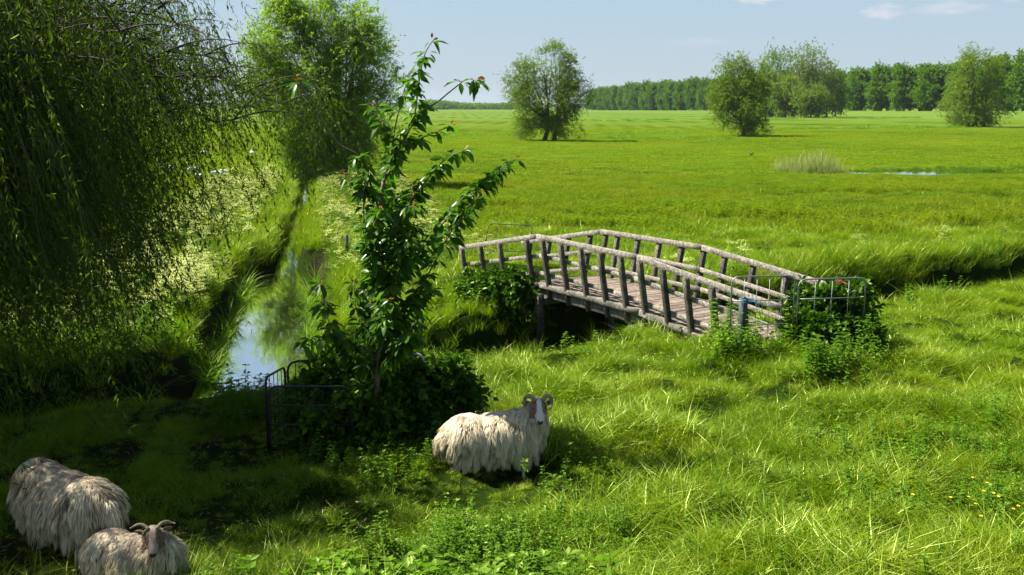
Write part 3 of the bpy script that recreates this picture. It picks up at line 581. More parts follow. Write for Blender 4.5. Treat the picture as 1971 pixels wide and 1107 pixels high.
# ------------------------------------------------------------------ trees
def bez(a, c, b_, n): t = np.linspace(0, 1, n)[:, None]; return (1 - t) ** 2 * a + 2 * t * (1 - t) * c + t * t * b_
def make_crown(g, lobes, bases, twigs=26, leaves=14, L=.12, W=.035, tl=.9, up=.25, droop=.25, limb_r=.05, hang=0.0, trunk_top=.25, inner=.35, csz=.75, twig_w=.006, lf_spread=.16, seg=7):
    """limbs grown from the trunk tops to foliage clumps spread through the lobes; returns wood MB and leaf arrays"""
    woods = [MB() for _ in bases]; C = []; S = []
    for (cx, cy, cz, rx, ry, rz, n) in lobes:
        d = unit(g.normal(0, 1, (n, 3))); r = (inner ** 3 + (1 - inner ** 3) * g.random(n)) ** (1 / 3.)
        C.append(np.array([cx, cy, cz]) + d * r[:, None] * [rx, ry, rz]); S.append(np.full(n, csz * (rx * ry * rz / n) ** (1 / 3.) * 1.6))
    C = np.concatenate(C); S = np.concatenate(S) * g.uniform(.6, 1.3, len(C)); bases = np.array(bases, float)
    for bi in range(len(bases)):
        mine = [c for c in C if np.argmin(np.hypot(bases[:, 0] - c[0], bases[:, 1] - c[1])) == bi]
        if mine:
            zt = max(c[2] for c in mine); bb = bases[bi]; woods[bi].tube([bb - [0, 0, .15], bb * [1, 1, .5] + [0, 0, .5 * (bb[2] + .36 * (zt - bb[2]))], [bb[0], bb[1], bb[2] + .38 * max(.3, zt - bb[2])]], [limb_r * 1.6, limb_r * 1.2, limb_r * .7], 6, cap=False)
    for c, s in zip(C, S):
        bi = np.argmin(np.hypot(bases[:, 0] - c[0], bases[:, 1] - c[1])); bb = bases[bi]
        k = g.uniform(.0, 1.) ; a = bb + np.array([0, 0, .6 * k * max(0, (c[2] - bb[2])) * .6]); ctl = a * .45 + c * .55; ctl[2] = a[2] + (c[2] - a[2]) * .35 + (.1 * abs(c[2] - a[2]) if up > 0 else 0)
        if c[2] < a[2]: ctl[2] = a[2] + .3 * s
        pts = bez(a, ctl, c, seg); pts[1:-1] += g.normal(0, .04 * s, (seg - 2, 3))
        r0 = limb_r * (.6 + .5 * g.random()); woods[bi].tube(pts, np.linspace(r0, r0 * .22, seg), 4, a=.5, cap=False)
    n = len(C) * twigs; ci = np.repeat(np.arange(len(C)), twigs); c = C[ci]; s = S[ci]
    cen = C.mean(0); out = unit(c - cen)
    st = c + g.normal(0, .42, (n, 3)) * s[:, None]
    D = unit(g.normal(0, .75, (n, 3)) + out * .7 + np.array([0, 0, up])); ln = tl * g.uniform(.4, 1.2, n)
    P = []; DD = []
    t = g.random((n, leaves)) ; t = np.sort(t, 1)
    pos = st[:, None] + D[:, None] * (ln[:, None] * t)[..., None]; pos[..., 2] -= droop * ln[:, None] * t ** 2 + hang * ln[:, None] * t
    tan = D[:, None] + np.zeros_like(pos); tan[..., 2] -= 2 * droop * t + hang
    ld = unit(unit(tan) + g.normal(0, .65, pos.shape)); pos = pos + g.normal(0, lf_spread * L, pos.shape)
    nn = g.normal(0, 1, pos.shape) + np.array([0, 0, .8])
    m = n * leaves; Ls = L * g.uniform(.6, 1.25, m); tintv = np.clip(np.repeat(g.random(len(C)), twigs * leaves) * .55 + g.random(m) * .45, 0, 1)
    V, T, A = leaves_np(pos.reshape(-1, 3), ld.reshape(-1, 3), nn.reshape(-1, 3), Ls, Ls * W / L, tintv)
    # twigs as thin three-sided slivers
    k3 = g.random(n) < .4; a_ = st[k3]; e_ = a_ + D[k3] * ln[k3, None]; e_[:, 2] -= (droop + hang) * ln[k3]; m2 = len(a_)
    sd_ = unit(np.cross(D[k3], [0, 0, 1.]) + 1e-6) * twig_w; VV = np.stack([a_ - sd_, a_ + sd_, e_], 1).reshape(-1, 3); woods[0].add(VV, None, np.arange(m2 * 3).reshape(-1, 3))
    return woods, (V, T, A)
def make_tree(name, root_loc, trunks, lobes, leafm, label, cat='tree', group=None, seed=0, rz=0.0, **kw):
    """trunks: list of (x,y,z of foot, x,y,z of top, radius) relative to the root"""
    g = np.random.default_rng(seed); root = empty(name, root_loc, rz, label=label, cat=cat, group=group)
    bases = []
    for (a, b_, r) in trunks:
        mb = MB(); a = np.array(a, float); b_ = np.array(b_, float); mid = (a + b_) / 2 + g.normal(0, .06 * np.linalg.norm(b_ - a), 3) * [1, 1, .2]
        pts = bez(a, mid, b_, 8); mb.tube(pts, r * np.array([1.45, 1.12, 1, .95, .9, .86, .8, .7]), 9, a=.5); mb.build('trunk', bark, root, True); bases.append(b_)
    wood, (V, T, A) = make_crown(g, lobes, bases, **kw)
    for w_ in wood:
        if w_.n: w_.build('limbs', bark, root, True)
    mobj('crown', mesh_np('crown', V, None, T, {'v': A}), leafm, root)
    return root
def copy_tree(o, parent=None):
    c = o.copy(); col.objects.link(c)
    if parent is not None: c.parent = parent
    for ch in list(o.children): copy_tree(ch, c)
    return c
will_m = leaf_mat('willow_leaf', (.12, .195, .03), (.23, .32, .065), trans=1.9, tint=(1.05, 1.15, .4), gloss=.03, rough=.4, tw=.42)
wfar_m = leaf_mat('field_willow_leaf', (.085, .145, .018), (.17, .235, .04), trans=1.6, tint=(1.05, 1.15, .4), gloss=.03, rough=.45, tw=.4)
lime_m = leaf_mat('avenue_leaf', (.045, .12, .008), (.14, .24, .016), trans=1.4, tint=(1.05, 1.2, .4), gloss=.02, rough=.5, tw=.36)
pale_m = leaf_mat('pale_poplar_leaf', (.10, .155, .03), (.19, .235, .055), trans=1.4, tint=(1.05, 1.15, .4), gloss=.02, rough=.5, tw=.4)
def px_lobes(base, Yd, ls):
    """lobes given by where they stand at the distance of the tree: centre and half sizes in photo pixels there -> metres"""
    out = []
    for (px, py, rx, ry, n, *dy) in ls:
        c = at(px, py, Yd); k = Yd / F * 1.0; out.append((c[0] - base[0], dy[0] if dy else 0., c[2] - base[2], rx * k, (rx * k) * .85, ry * k, n))
    return out
# big crack willow by the side ditch
b0 = gnd(660, 352); Yd = b0[1]
make_tree('crack_willow', tuple(b0), [((0, 0, -.1), (.15, .1, 1.7), .27)],
          px_lobes(b0, Yd, [(550, 85, 62, 85, 34), (665, 90, 78, 72, 34), (610, 190, 85, 80, 48), (528, 150, 46, 66, 20), (720, 130, 52, 65, 16), (600, 270, 56, 52, 30), (685, 245, 58, 55, 28), (585, 318, 32, 28, 12), (620, 300, 50, 36, 16), (570, 15, 34, 30, 6), (620, 5, 30, 25, 5)]),
          will_m, 'tall full willow beside the straight ditch, crown down to the grass', 'tree', seed=101, twigs=34, leaves=22, L=.15, W=.042, tl=1.05, up=.35, droop=.35, limb_r=.045, csz=.85)
# the willow with two trunks in the middle of the meadow
b1 = gnd(1058, 270); Yd = b1[1]
make_tree('meadow_willow', tuple(b1), [((-.65, 0, -.1), (-.2, .1, 1.5), .26), ((.55, 0, -.1), (.95, .1, 1.7), .25)],
          px_lobes(b1, Yd, [(1075, 120, 28, 46, 9), (1098, 140, 22, 42, 9), (1030, 150, 40, 44, 22), (1055, 195, 60, 50, 36), (1003, 170, 26, 34, 12), (1100, 190, 34, 42, 20), (1025, 240, 36, 24, 18), (1085, 238, 38, 22, 14), (1057, 98, 12, 20, 3)]),
          wfar_m, 'two-trunked willow standing alone in the middle of the meadow', 'tree', seed=102, twigs=30, leaves=16, L=.21, W=.06, tl=1.2, up=.4, droop=.3, limb_r=.07, csz=.8)
b2 = gnd(1430, 262); Yd = b2[1]
make_tree('meadow_willow', tuple(b2), [((0, 0, -.1), (.1, 0, 1.4), .3)],
          px_lobes(b2, Yd, [(1430, 165, 46, 46, 34), (1405, 145, 26, 28, 8), (1460, 150, 26, 32, 8), (1430, 210, 58, 42, 44), (1395, 190, 26, 30, 9), (1450, 240, 28, 18, 8)]),
          wfar_m, 'low bushy willow alone in the meadow in front of the poplar clump', 'tree', seed=103, twigs=30, leaves=16, L=.23, W=.07, tl=1.2, up=.3, droop=.3, limb_r=.07, csz=.8)
b3 = gnd(1878, 245); Yd = b3[1]
make_tree('meadow_willow', tuple(b3), [((-1.5, 0, -.1), (-1.4, 0, 3.4), .3), ((1.6, 0, -.1), (1.5, 0, 3.6), .3)],
          px_lobes(b3, Yd, [(1875, 145, 48, 42, 24), (1850, 185, 44, 42, 22), (1900, 190, 42, 40, 22), (1875, 110, 24, 16, 5), (1860, 222, 38, 14, 10), (1905, 225, 26, 12, 6)]),
          wfar_m, 'round willow on two straight trunks in front of the avenue', 'tree', seed=104, twigs=30, leaves=16, L=.33, W=.11, tl=1.8, up=.2, droop=.3, limb_r=.09, csz=.8)
# avenue on the dike: tall crowns in two rows, all of one build
def avenue_proto(seed, hgt, label):
    lob = [(0, 0, hgt * .56, 5.0, 5.0, hgt * .38, 50), (-2.0, 0, hgt * .33, 4.6, 4.4, hgt * .26, 28), (2.2, .8, hgt * .37, 4.5, 4.4, hgt * .27, 28), (0, 0, hgt * .84, 3.8, 3.6, hgt * .15, 16)]
    return make_tree('avenue_tree', (0, 0, 0), [((0, 0, -.3), (.1, 0, hgt * .13), .42)], lob, lime_m, label, 'tree', 'trees of the avenue on the dike', seed=seed, twigs=15, leaves=10, L=.66, W=.46, tl=1.8, up=.3, droop=.15, limb_r=.12, csz=1.0, inner=.6, seg=4)
protos = [avenue_proto(201, 20, 'x'), avenue_proto(202, 21, 'x'), avenue_proto(203, 19, 'x')]
p1 = np.array([184., 360.]); p2 = np.array([70., 900.]); dv = (p2 - p1) / np.linalg.norm(p2 - p1); nv = np.array([dv[1], -dv[0]])
if nv[0] < 0: nv = -nv
spots = []; s = -34.
while s < 560:
    if not (128 < s < 176):
        spots.append((s, 0, 1)); 
    spots.append((s + 8, 13, 0)); s += rng.uniform(17.0, 19.5)
used = 0
ordn = ['nearest', 'second', 'third', 'fourth', 'fifth', 'sixth', 'seventh', 'eighth', 'ninth', 'tenth', 'eleventh', 'twelfth', 'thirteenth', 'fourteenth', 'fifteenth', 'sixteenth', 'seventeenth', 'eighteenth', 'nineteenth', 'twentieth']
cnt = {0: 0, 1: 0}
def ordw(i):
    tens = {2: 'twenty', 3: 'thirty', 4: 'forty'}; u = ['', 'first', 'second', 'third', 'fourth', 'fifth', 'sixth', 'seventh', 'eighth', 'ninth']
    return ordn[i] if i < 20 else (tens[(i + 1) // 10] + ('-' + u[(i + 1) % 10] if (i + 1) % 10 else 'ieth'))
for i, (s, off, fr) in enumerate(spots):
    if used < 3: o = protos[used]; 
    else: o = copy_tree(protos[int(rng.integers(0, 3))])
    used += 1; q = p1 + dv * s + nv * off; o.location = (q[0], q[1], float(hterr(q[0], q[1]))); o.rotation_euler = (0, 0, rng.random() * 6.28); k = rng.uniform(.92, 1.1); w_ = rng.uniform(.9, 1.12); o.scale = (w_, w_, k)
    row = 'front' if fr else 'back'; o['label'] = '%s tree of the avenue\'s %s row, counted from the right edge' % (ordw(cnt[fr]), row); cnt[fr] += 1
# the taller clump in front of the avenue
def clump(px, py_top, pyb, Yd, wpx, mat, label, seed, name='poplar', dens=1., thin=False):
    b_ = at(px, pyb, Yd); z = float(hterr(b_[0], b_[1])); hgt = at(px, py_top, Yd)[2] - z; rw = wpx / 2 * Yd / F
    lob = [(0, 0, hgt * .72, rw * .9, rw * .8, hgt * .26, int(26 * dens)), (-rw * .25, 0, hgt * .45, rw * .85, rw * .8, hgt * .28, int(26 * dens)), (rw * .3, 0, hgt * .5, rw * .7, rw * .8, hgt * .28, int(20 * dens)), (0, 0, hgt * .2, rw * .7, rw * .7, hgt * .16, int(12 * dens))]
    return make_tree(name, (b_[0], b_[1], z), [((0, 0, -.3), (0, 0, hgt * .22), .3)], lob, mat, label, 'tree', None, seed=seed, twigs=20, leaves=10, L=.5, W=.26, tl=1.6, up=.45, droop=.1, limb_r=.14, csz=.95, inner=.5, seg=5)
clump(1487, 93, 214, 395, 68, lime_m, 'dark green poplar, tallest at the left of the clump', 301, dens=.9)
clump(1552, 90, 214, 372, 104, pale_m, 'tall pale yellow-green poplar towering over the clump', 302, dens=1.5)
clump(1592, 125, 214, 378, 44, wfar_m, 'grey-green willow at the right of the tall pale poplar', 303, 'willow', dens=.7)
clump(1512, 150, 214, 362, 60, wfar_m, 'low bushy willow under the dark poplar of the clump', 304, 'willow')
clump(1560, 165, 214, 352, 66, wfar_m, 'rounded shrub willow at the foot of the tall pale poplar', 305, 'willow')
clump(1475, 140, 214, 372, 50, pale_m, 'pale bush behind the low bushy meadow willow', 306, 'willow')
clump(1608, 140, 214, 385, 34, lime_m, 'dark slim tree between the clump and the avenue', 307, 'willow', dens=.6)
# far-off woods on the horizon, one mass
def wood(px0, px1, Yd, hpx, seed, label, n):
    g = np.random.default_rng(seed); mb = []
    x0 = (px0 - 985.5) / F * Yd; x1 = (px1 - 985.5) / F * Yd; cx = g.uniform(x0, x1, n); cy = Yd + g.uniform(0, 60, n); hh = hpx / F * Yd * np.clip(.75 + .35 * wnoise(cx, cx * 0, .02, seed), .45, 1.25) * g.uniform(.8, 1.1, n)
    m = 150; P = np.stack([np.repeat(cx, m) + g.normal(0, 4., n * m), np.repeat(cy, m) + g.normal(0, 4, n * m), np.repeat(hh, m) * g.random(n * m) ** .7], 1)
    V, T, A = leaves_np(P, g.normal(0, 1, (n * m, 3)), g.normal(0, 1, (n * m, 3)), g.uniform(1.2, 2.6, n * m), g.uniform(1.0, 1.8, n * m), np.clip(np.repeat(g.random(n), m) * .6 + g.random(n * m) * .4, 0, 1))
    tag(mobj('distant_wood', mesh_np('distant_wood', V, None, T, {'v': A}), lime_m), label, kind='stuff')
wood(825, 992, 1150, 17, 401, 'hazy blue-green wood on the horizon between the willows', 90)
wood(-60, 840, 1500, 14, 402, 'long hazy wood on the horizon behind the weeping willow', 220)
wood(1000, 2100, 1700, 9, 403, 'faint tree line beyond the avenue', 160)
# ------------------------------------------------------------------ weeping willow hanging in from the left
g = np.random.default_rng(500)
wroot = empty('weeping_willow', (-10.6, 15.4, float(hterr(-10.6, 15.4))), label='huge weeping willow hanging in from the left over the ditch', cat='tree')
W0 = np.array(wroot.location)
tr = MB(); tr.tube(bez(np.array([0, 0, -.2]), np.array([.15, -.1, 1.6]), np.array([.35, -.2, 3.1]), 9), .52 * np.array([1.35, 1.15, 1.05, 1, .96, .93, .9, .9, .85]), 12); tr.build('trunk', bark, wroot, True)
limb = MB(); tipsP = []
top = W0 + [.35, -.2, 2.9]
targets = []
for (px, py, Yd, lift) in [(470, 178, 13.5, 1.2), (545, 200, 15.5, 1.6), (440, 120, 12.2, 1.2), (380, 60, 11.5, 1.3), (300, 10, 13.5, 1.0), (520, 215, 17.5, 1.5), (330, 150, 10.6, 1.2), (230, 60, 10.2, 1.0), (150, 110, 9.6, 1.0),
                           (300, 190, 12.5, .9), (400, 190, 14.2, .9), (60, 180, 9.2, .9), (210, 250, 11.2, .8), (100, 60, 13, .9), (350, 100, 17, 1.), (250, -120, 15, .8), (150, 330, 10, .6), (20, 330, 9.4, .6), (450, 230, 12.2, .6), (-60, 60, 9, .8)]:
    targets.append((at(px, py, Yd), lift))
for (tx, ty, tz) in [(-6.2, 9.0, 5.6), (-7.2, 8.4, 6), (-8.2, 9.2, 7.2), (-6.4, 10.2, 6.2), (-7.8, 10.6, 7.6), (-9, 8.2, 5.6), (-8.6, 11.8, 8), (-6.6, 11.6, 7.2), (-7.4, 7.6, 5.2), (-9.4, 10, 7.6), (-6.0, 7.9, 5.0), (-7.8, 12.6, 8.4), (-5.8, 13.0, 6.8), (-10.4, 9, 6.6), (-5.6, 9.2, 5.0), (-6.6, 7.2, 4.8), (-8.6, 7.0, 5.4), (-5.3, 7.2, 4.3), (-6.4, 6.4, 5.), (-7., 6.8, 5.8), (-5.8, 6.2, 4.4), (-4.7, 8.6, 5.), (-4.9, 7.6, 4.6), (-5.2, 8.4, 5.6), (-4.9, 10.0, 5.4), (-5.5, 9.4, 6.2), (-6.8, 8.8, 4.6), (-7.6, 9.6, 5.4)]: targets.append((np.array([tx, ty, tz]), .8))  # extra limbs, nearly all out of view, added to shade the lower-left ground
for k in range(16):      # the rest of the crown, outside the frame
    a = g.uniform(2.6, 2 * math.pi - .9) ; rr = g.uniform(2.8, 6.0); targets.append((W0 + np.array([rr * math.cos(a), rr * math.sin(a), g.uniform(4.0, 7.6)]), 1.3))
nodes = []
for (tp, lift) in targets:
    c = top * .55 + tp * .45; c[2] = max(top[2], tp[2]) + lift; pts = bez(top, c, tp, 22); pts[1:-1] += g.normal(0, .045, (20, 3))
    limb.tube(pts, np.linspace(.075, .010, 22) * g.uniform(.75, 1.15), 6, cap=False)
    for i in range(5, 22):
        nodes.append((pts[i], unit(pts[i] - pts[i - 1]), i / 21.))
        for q in range(2):   # side shoots
            d = unit(np.array([*g.normal(0, 1, 2), g.uniform(-.1, .7)]) + unit(pts[i] - pts[i - 1]) * .8); l = g.uniform(.5, 1.5) * (1.15 - .4 * i / 21.); e = pts[i] + d * l; cc = pts[i] + d * l * .6 + [0, 0, .2 * l]
            sp = bez(pts[i], cc, e, 6); limb.tube(sp, np.linspace(.014, .004, 6), 3, cap=False)
            nodes += [(sp[3], d, .8), (sp[5], d, 1.), (sp[4], d, .9)]
for mm in limb.V: mm -= W0
limb.build('limbs', solid_mat('dark_bark', (.025, .021, .014), (.06, .05, .035), 9, .9, .5), wroot, True)
ns = len(nodes); NP_ = np.array([n_[0] for n_ in nodes]); ND = np.array([n_[1] for n_ in nodes])
# strands: start along the shoots and fall under their own weight, leaning with the breeze
rep = 3; idx = np.repeat(np.arange(ns), rep); px_ = 985.5 + F * NP_[idx, 0] / NP_[idx, 1]; idx = idx[g.random(len(idx)) < np.interp(px_, [-350, -20, 180, 300, 420, 560], [1.9, 1.25, .6, .27, .25, .40])]; m = len(idx); S0 = NP_[idx] + g.normal(0, .12, (m, 3)); SD = unit(ND[idx] + g.normal(0, .5, (m, 3)))
xi = np.repeat(np.arange(ns), 2); S0 = np.concatenate([S0, NP_[xi] + g.normal(0, .14, (len(xi), 3))]); SD = np.concatenate([SD, unit(ND[xi] + g.normal(0, .7, (len(xi), 3)))]); nlong = m; m = len(S0)
gz = hterr(S0[:, 0], S0[:, 1]); pxx = 985.5 + F * S0[:, 0] / S0[:, 1]
# how far strands reach down: long near the trunk side, shorter outside
reach = np.interp(pxx, [-900, 0, 120, 230, 300, 360, 430, 560], [.6, 1.05, 1.5, 1.9, 2.2, 2.6, 2.9, 3.2])
ln = np.minimum(g.uniform(.5, 3.6, m) ** 1.0, np.maximum(S0[:, 2] - reach * g.uniform(.8, 1.5, m) , .35))
ln[nlong:] = g.uniform(.22, .75, m - nlong)
NS = 12; t = np.linspace(0, 1, NS)[None, :]; 
pos = S0[:, None] + SD[:, None] * (np.minimum(ln, 1.0)[:, None] * .38 * (1 - (1 - t) ** 2))[..., None]
pos[..., 2] -= ln[:, None] * t ** 1.15; sway = g.normal(.22, .10, m); pos[..., 0] += (ln * sway)[:, None] * t ** 1.6; pos[..., 1] -= (ln * g.normal(.03, .07, m))[:, None] * t ** 1.5
pos[..., 0] += (.03 * np.sin(t * 9 + g.random(m)[:, None] * 6.28)) ; pos[..., 1] += (.03 * np.sin(t * 8 + g.random(m)[:, None] * 6.28))
print('strands', m)
# strand stems: thin ribbons
sdv = unit(np.stack([g.normal(0, 1, m), g.normal(0, 1, m), np.zeros(m)], 1))[:, None] * .0028 * (1.15 - t[..., None])
Vs = np.stack([pos - sdv, pos + sdv], 2).reshape(-1, 3); bb = (np.arange(m) * NS * 2)[:, None, None] + (np.arange(NS - 1) * 2)[None, :, None] + np.array([0, 1, 3, 2])[None, None, :]
mobj('strands', mesh_np('strands', Vs - W0, bb.reshape(-1, 4)), solid_mat('twig_bark', (.08, .08, .03), (.14, .13, .05), 20, .8, 0), wroot)
dens = 25.; cntl = np.maximum((ln * dens).astype(int), 6); tot = int(cntl.sum()); si = np.repeat(np.arange(m), cntl); tt = g.random(tot) ** .9 * (NS - 1.001); i0 = tt.astype(int); fr = (tt - i0)[:, None]
Pp = pos[si, i0] * (1 - fr) + pos[si, i0 + 1] * fr; tn = unit(pos[si, i0 + 1] - pos[si, i0]); ld = unit(tn * .8 + g.normal(0, .55, (tot, 3)) + [0, 0, -.25])
L_ = g.uniform(.035, .09, tot); V, T, A = leaves_np(Pp - W0, ld, g.normal(0, 1, (tot, 3)), L_, L_ * .23, np.clip(np.repeat(g.random(m), cntl) * .6 + g.random(tot) * .4, 0, 1))
print('willow leaves', tot)
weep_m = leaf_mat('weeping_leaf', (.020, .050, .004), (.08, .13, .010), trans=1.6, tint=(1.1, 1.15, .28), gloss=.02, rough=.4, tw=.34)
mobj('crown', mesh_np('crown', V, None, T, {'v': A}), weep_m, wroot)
# ------------------------------------------------------------------ young cherry tree
g = np.random.default_rng(600)
cb = gnd(722, 872); CY = cb[1]; CO = np.array([cb[0], CY, float(hterr(cb[0], CY))])
cherry = empty('cherry_tree', tuple(CO), label='young cherry tree growing out of the dark caged bush', cat='tree')
def pl(pts, dy0=0., dy1=0.): 
    k = np.linspace(dy0, dy1, len(pts)); return np.array([at(a, b_, CY + d) for (a, b_), d in zip(pts, k)]) - CO
def smooth(P, n=5):
    P = np.asarray(P); t = np.arange(len(P)); tt = np.linspace(0, len(P) - 1, (len(P) - 1) * n + 1); out = []
    for v in tt:
        i = min(int(v), len(P) - 2); f = v - i; p0 = P[max(i - 1, 0)]; p1_ = P[i]; p2_ = P[i + 1]; p3 = P[min(i + 2, len(P) - 1)]
        out.append(.5 * (2 * p1_ + (p2_ - p0) * f + (2 * p0 - 5 * p1_ + 4 * p2_ - p3) * f * f + (3 * p1_ - p0 - 3 * p2_ + p3) * f ** 3))
    return np.array(out)
cbark = solid_mat('cherry_bark', (.10, .06, .045), (.22, .15, .12), 14, .6, .4, (1, 1, 4))
trunk = pl([(722, 872), (724, 780), (728, 700), (733, 610), (737, 520), (728, 440), (738, 350)]); mb = MB(); mb.tube(smooth(trunk), np.linspace(.034, .018, 31), 8); mb.build('trunk', cbark, cherry, True)
BR = [([(738, 350), (757, 318), (778, 270), (797, 225), (806, 160), (818, 104), (838, 72)], 0, 0, .016, .15),
      ([(735, 420), (712, 350), (693, 302), (650, 275), (612, 218), (574, 160)], 0, -.5, .012, .9),
      ([(740, 350), (748, 300), (738, 235), (716, 200)], 0, .2, .010, .5), ([(752, 320), (760, 250), (776, 180), (790, 150)], 0, .35, .010, .35),
      ([(775, 275), (800, 270), (830, 258), (868, 243)], 0, .3, .009, .6), ([(797, 226), (842, 196), (872, 172), (900, 152), (922, 160)], 0, -.3, .009, .8),
      ([(738, 500), (770, 420), (800, 372), (830, 335), (860, 305), (892, 290)], 0, -.4, .012, .1), ([(740, 560), (775, 520), (815, 478), (854, 428), (900, 372), (940, 348), (972, 318), (992, 306)], 0, .4, .013, .12),
      ([(738, 640), (770, 600), (806, 560), (850, 480), (884, 420), (925, 378)], 0, -.5, .011, .15), ([(728, 560), (706, 480), (700, 400), (704, 322)], 0, -.3, .011, .05),
      ([(732, 640), (752, 560), (765, 470), (775, 410), (800, 395)], 0, -.5, .010, .05), ([(733, 690), (700, 668), (660, 660), (610, 650), (578, 665)], 0, .4, .012, .75),
      ([(725, 720), (670, 680), (633, 620), (620, 545)], 0, -.4, .009, .25), ([(730, 700), (760, 660), (800, 620), (815, 590)], 0, .5, .01, .1), ([(728, 700), (720, 620), (712, 560)], 0, .6, .01, .05),
      ([(735, 660), (690, 610), (682, 540)], 0, .4, .009, .1), ([(736, 600), (760, 540), (800, 500), (820, 455)], 0, .6, .009, .05), ([(734, 640), (775, 655), (800, 640)], 0, -.5, .008, .1),
      ([(733, 590), (722, 520), (716, 450), (735, 400)], 0, -.55, .009, .05), ([(738, 540), (770, 500), (790, 450)], 0, -.6, .009, .05)]
tp_ = smooth(trunk, 6)
for i in range(14):
    c_ = tp_[int(g.uniform(.28, .98) * (len(tp_) - 1))]; a_ = g.random() * 6.28; l_ = g.uniform(.2, .5); d_ = np.array([math.cos(a_), math.sin(a_), g.uniform(.2, 1.1)]); BR.append(([c_, c_ + d_ * l_ * .5 + [0, 0, -.02], c_ + d_ * l_ + [0, 0, .02], c_ + d_ * l_ * 1.25], None, 0, .006, .05))
LP = []; LD = []; LN = []; LLs = []; LA = []
def cherry_leaf(P, D, N, L, a):
    LP.append(P); LD.append(D); LN.append(N); LLs.append(L); LA.append(a)
for (pts, d0, d1, r, bare) in BR:
    bp_ = smooth(pts if d0 is None else pl(pts, d0, d1)); mb = MB(); mb.tube(bp_, np.linspace(r, .004, len(bp_)), 6); mb.build('branch', cbark, cherry, True)
    seglen = np.linalg.norm(np.diff(bp_, axis=0), axis=1); cum = np.r_[0, np.cumsum(seglen)]; tot = cum[-1]; s = .06
    while s <= tot:
        k = s / tot; c = np.array([np.interp(s, cum, bp_[:, j]) for j in range(3)]); d = unit(bp_[min(len(bp_) - 1, np.searchsorted(cum, s))] - bp_[max(0, np.searchsorted(cum, s) - 1)])
        tip = s > tot - .07
        if tip or g.random() > bare * .95:
            for q in range(11 if tip else int(g.integers(5, 12))):
                az = g.random() * 6.28; D = np.array([math.cos(az), math.sin(az), g.uniform(-1.3, .25)]) + d * .25
                if tip and q > 6: D = np.array([math.cos(az) * .6, math.sin(az) * .6, .55]) + d
                pet = c + unit(D * [1, 1, .4] + [0, 0, .25]) * g.uniform(.015, .05)
                cherry_leaf(pet, unit(D), unit(np.array([0, 0, 1.]) + g.normal(0, .45, 3)), g.uniform(.07, .165) * (.45 if tip and q > 6 else 1), (1.0 if tip and q > 6 else g.uniform(0, .75)))
        s += g.uniform(.042, .075)
P = np.array(LP); D = np.array(LD); N = np.array(LN); Ls = np.array(LLs)[:, None]; A = np.array(LA); n = len(P); N = unit(N - D * (N * D).sum(1)[:, None]); S = np.cross(D, N)
V = []; droop_ = g.uniform(.15, .55, n)[:, None]; Z1 = np.array([0, 0, -1.])
for k, w in [(0, .04), (.25, .36), (.55, .44), (.82, .24), (1., 0)]:
    c = P + D * Ls * k + Z1 * Ls * droop_ * k * k * .7
    V += [c - S * Ls * w * .5 + N * Ls * w * .16, c + N * 0, c + S * Ls * w * .5 + N * Ls * w * .16] if w > 0 else [c]
V = np.stack(V, 1); b_ = np.arange(n)[:, None] * 13
Q = np.concatenate([np.concatenate([b_ + [3 * i, 3 * i + 1, 3 * i + 4, 3 * i + 3], b_ + [3 * i + 1, 3 * i + 2, 3 * i + 5, 3 * i + 4]], 1) for i in range(3)], 1).reshape(-1, 4)
T = np.concatenate([b_ + [9, 10, 12], b_ + [10, 11, 12]], 1).reshape(-1, 3)
cm, nt = newmat('cherry_leaf'); nb = NB(nt); av = nb.n('ShaderNodeAttribute', attribute_name='v').outputs['Fac']
c = nb.ramp(av, [(.0, (.028, .085, .007)), (.75, (.09, .19, .014)), (.85, (.15, .23, .02)), (1., (.20, .10, .02))])
d = nb.n('ShaderNodeBsdfDiffuse'); nb.l(c, d.inputs[0]); t_ = nb.n('ShaderNodeBsdfTranslucent'); nb.l(nb.mix(1.0, c, (1.5, 1.7, .4), 'MULTIPLY'), t_.inputs[0])
mx = nb.n('ShaderNodeMixShader'); mx.inputs[0].default_value = .42; nb.l(d.outputs[0], mx.inputs[1]); nb.l(t_.outputs[0], mx.inputs[2]); gl = nb.n('ShaderNodeBsdfGlossy'); gl.inputs['Roughness'].default_value = .3
m2 = nb.n('ShaderNodeMixShader'); m2.inputs[0].default_value = .018; nb.l(mx.outputs[0], m2.inputs[1]); nb.l(gl.outputs[0], m2.inputs[2]); o = nb.n('ShaderNodeOutputMaterial'); nb.l(m2.outputs[0], o.inputs[0])
mobj('leaves', mesh_np('leaves', V.reshape(-1, 3), Q, T, {'v': np.repeat(A, 13)}, True), cm, cherry)
print('cherry leaves', n)
# ------------------------------------------------------------------ dark bush in its cage and the other bushes
bush_m = leaf_mat('bush_leaf', (.018, .06, .004), (.055, .125, .009), trans=1.2, tint=(1.1, 1.3, .3), gloss=.03, rough=.4, tw=.36)
def bush(name, loc, lobes, label, seed, **kw):
    g = np.random.default_rng(seed); root = empty(name, loc, 0, label=label, cat='bush'); mb = MB()
    for i in range(14):
        lo = lobes[i % len(lobes)]; e = np.array(lo[:3]) + g.normal(0, .35, 3) * lo[3:6]; a = np.array([g.normal(0, .25) + e[0] * .3, g.normal(0, .15) + e[1] * .3, -.1]); mb.tube(bez(a, a * .6 + e * .4 + [0, 0, .2], e, 7), np.linspace(.02, .006, 7), 5, cap=False)
    mb.build('stems', bark, root, True); wood, (V, T, A) = make_crown(g, lobes, [(0, 0, .1)], **kw); wood[0].build('twigs', bark, root, True); mobj('leaves', mesh_np('leaves', V, None, T, {'v': A}), bush_m, root); return root
bc = gnd(705, 905); BY = bc[1] + .75; bz = float(hterr(bc[0], BY))
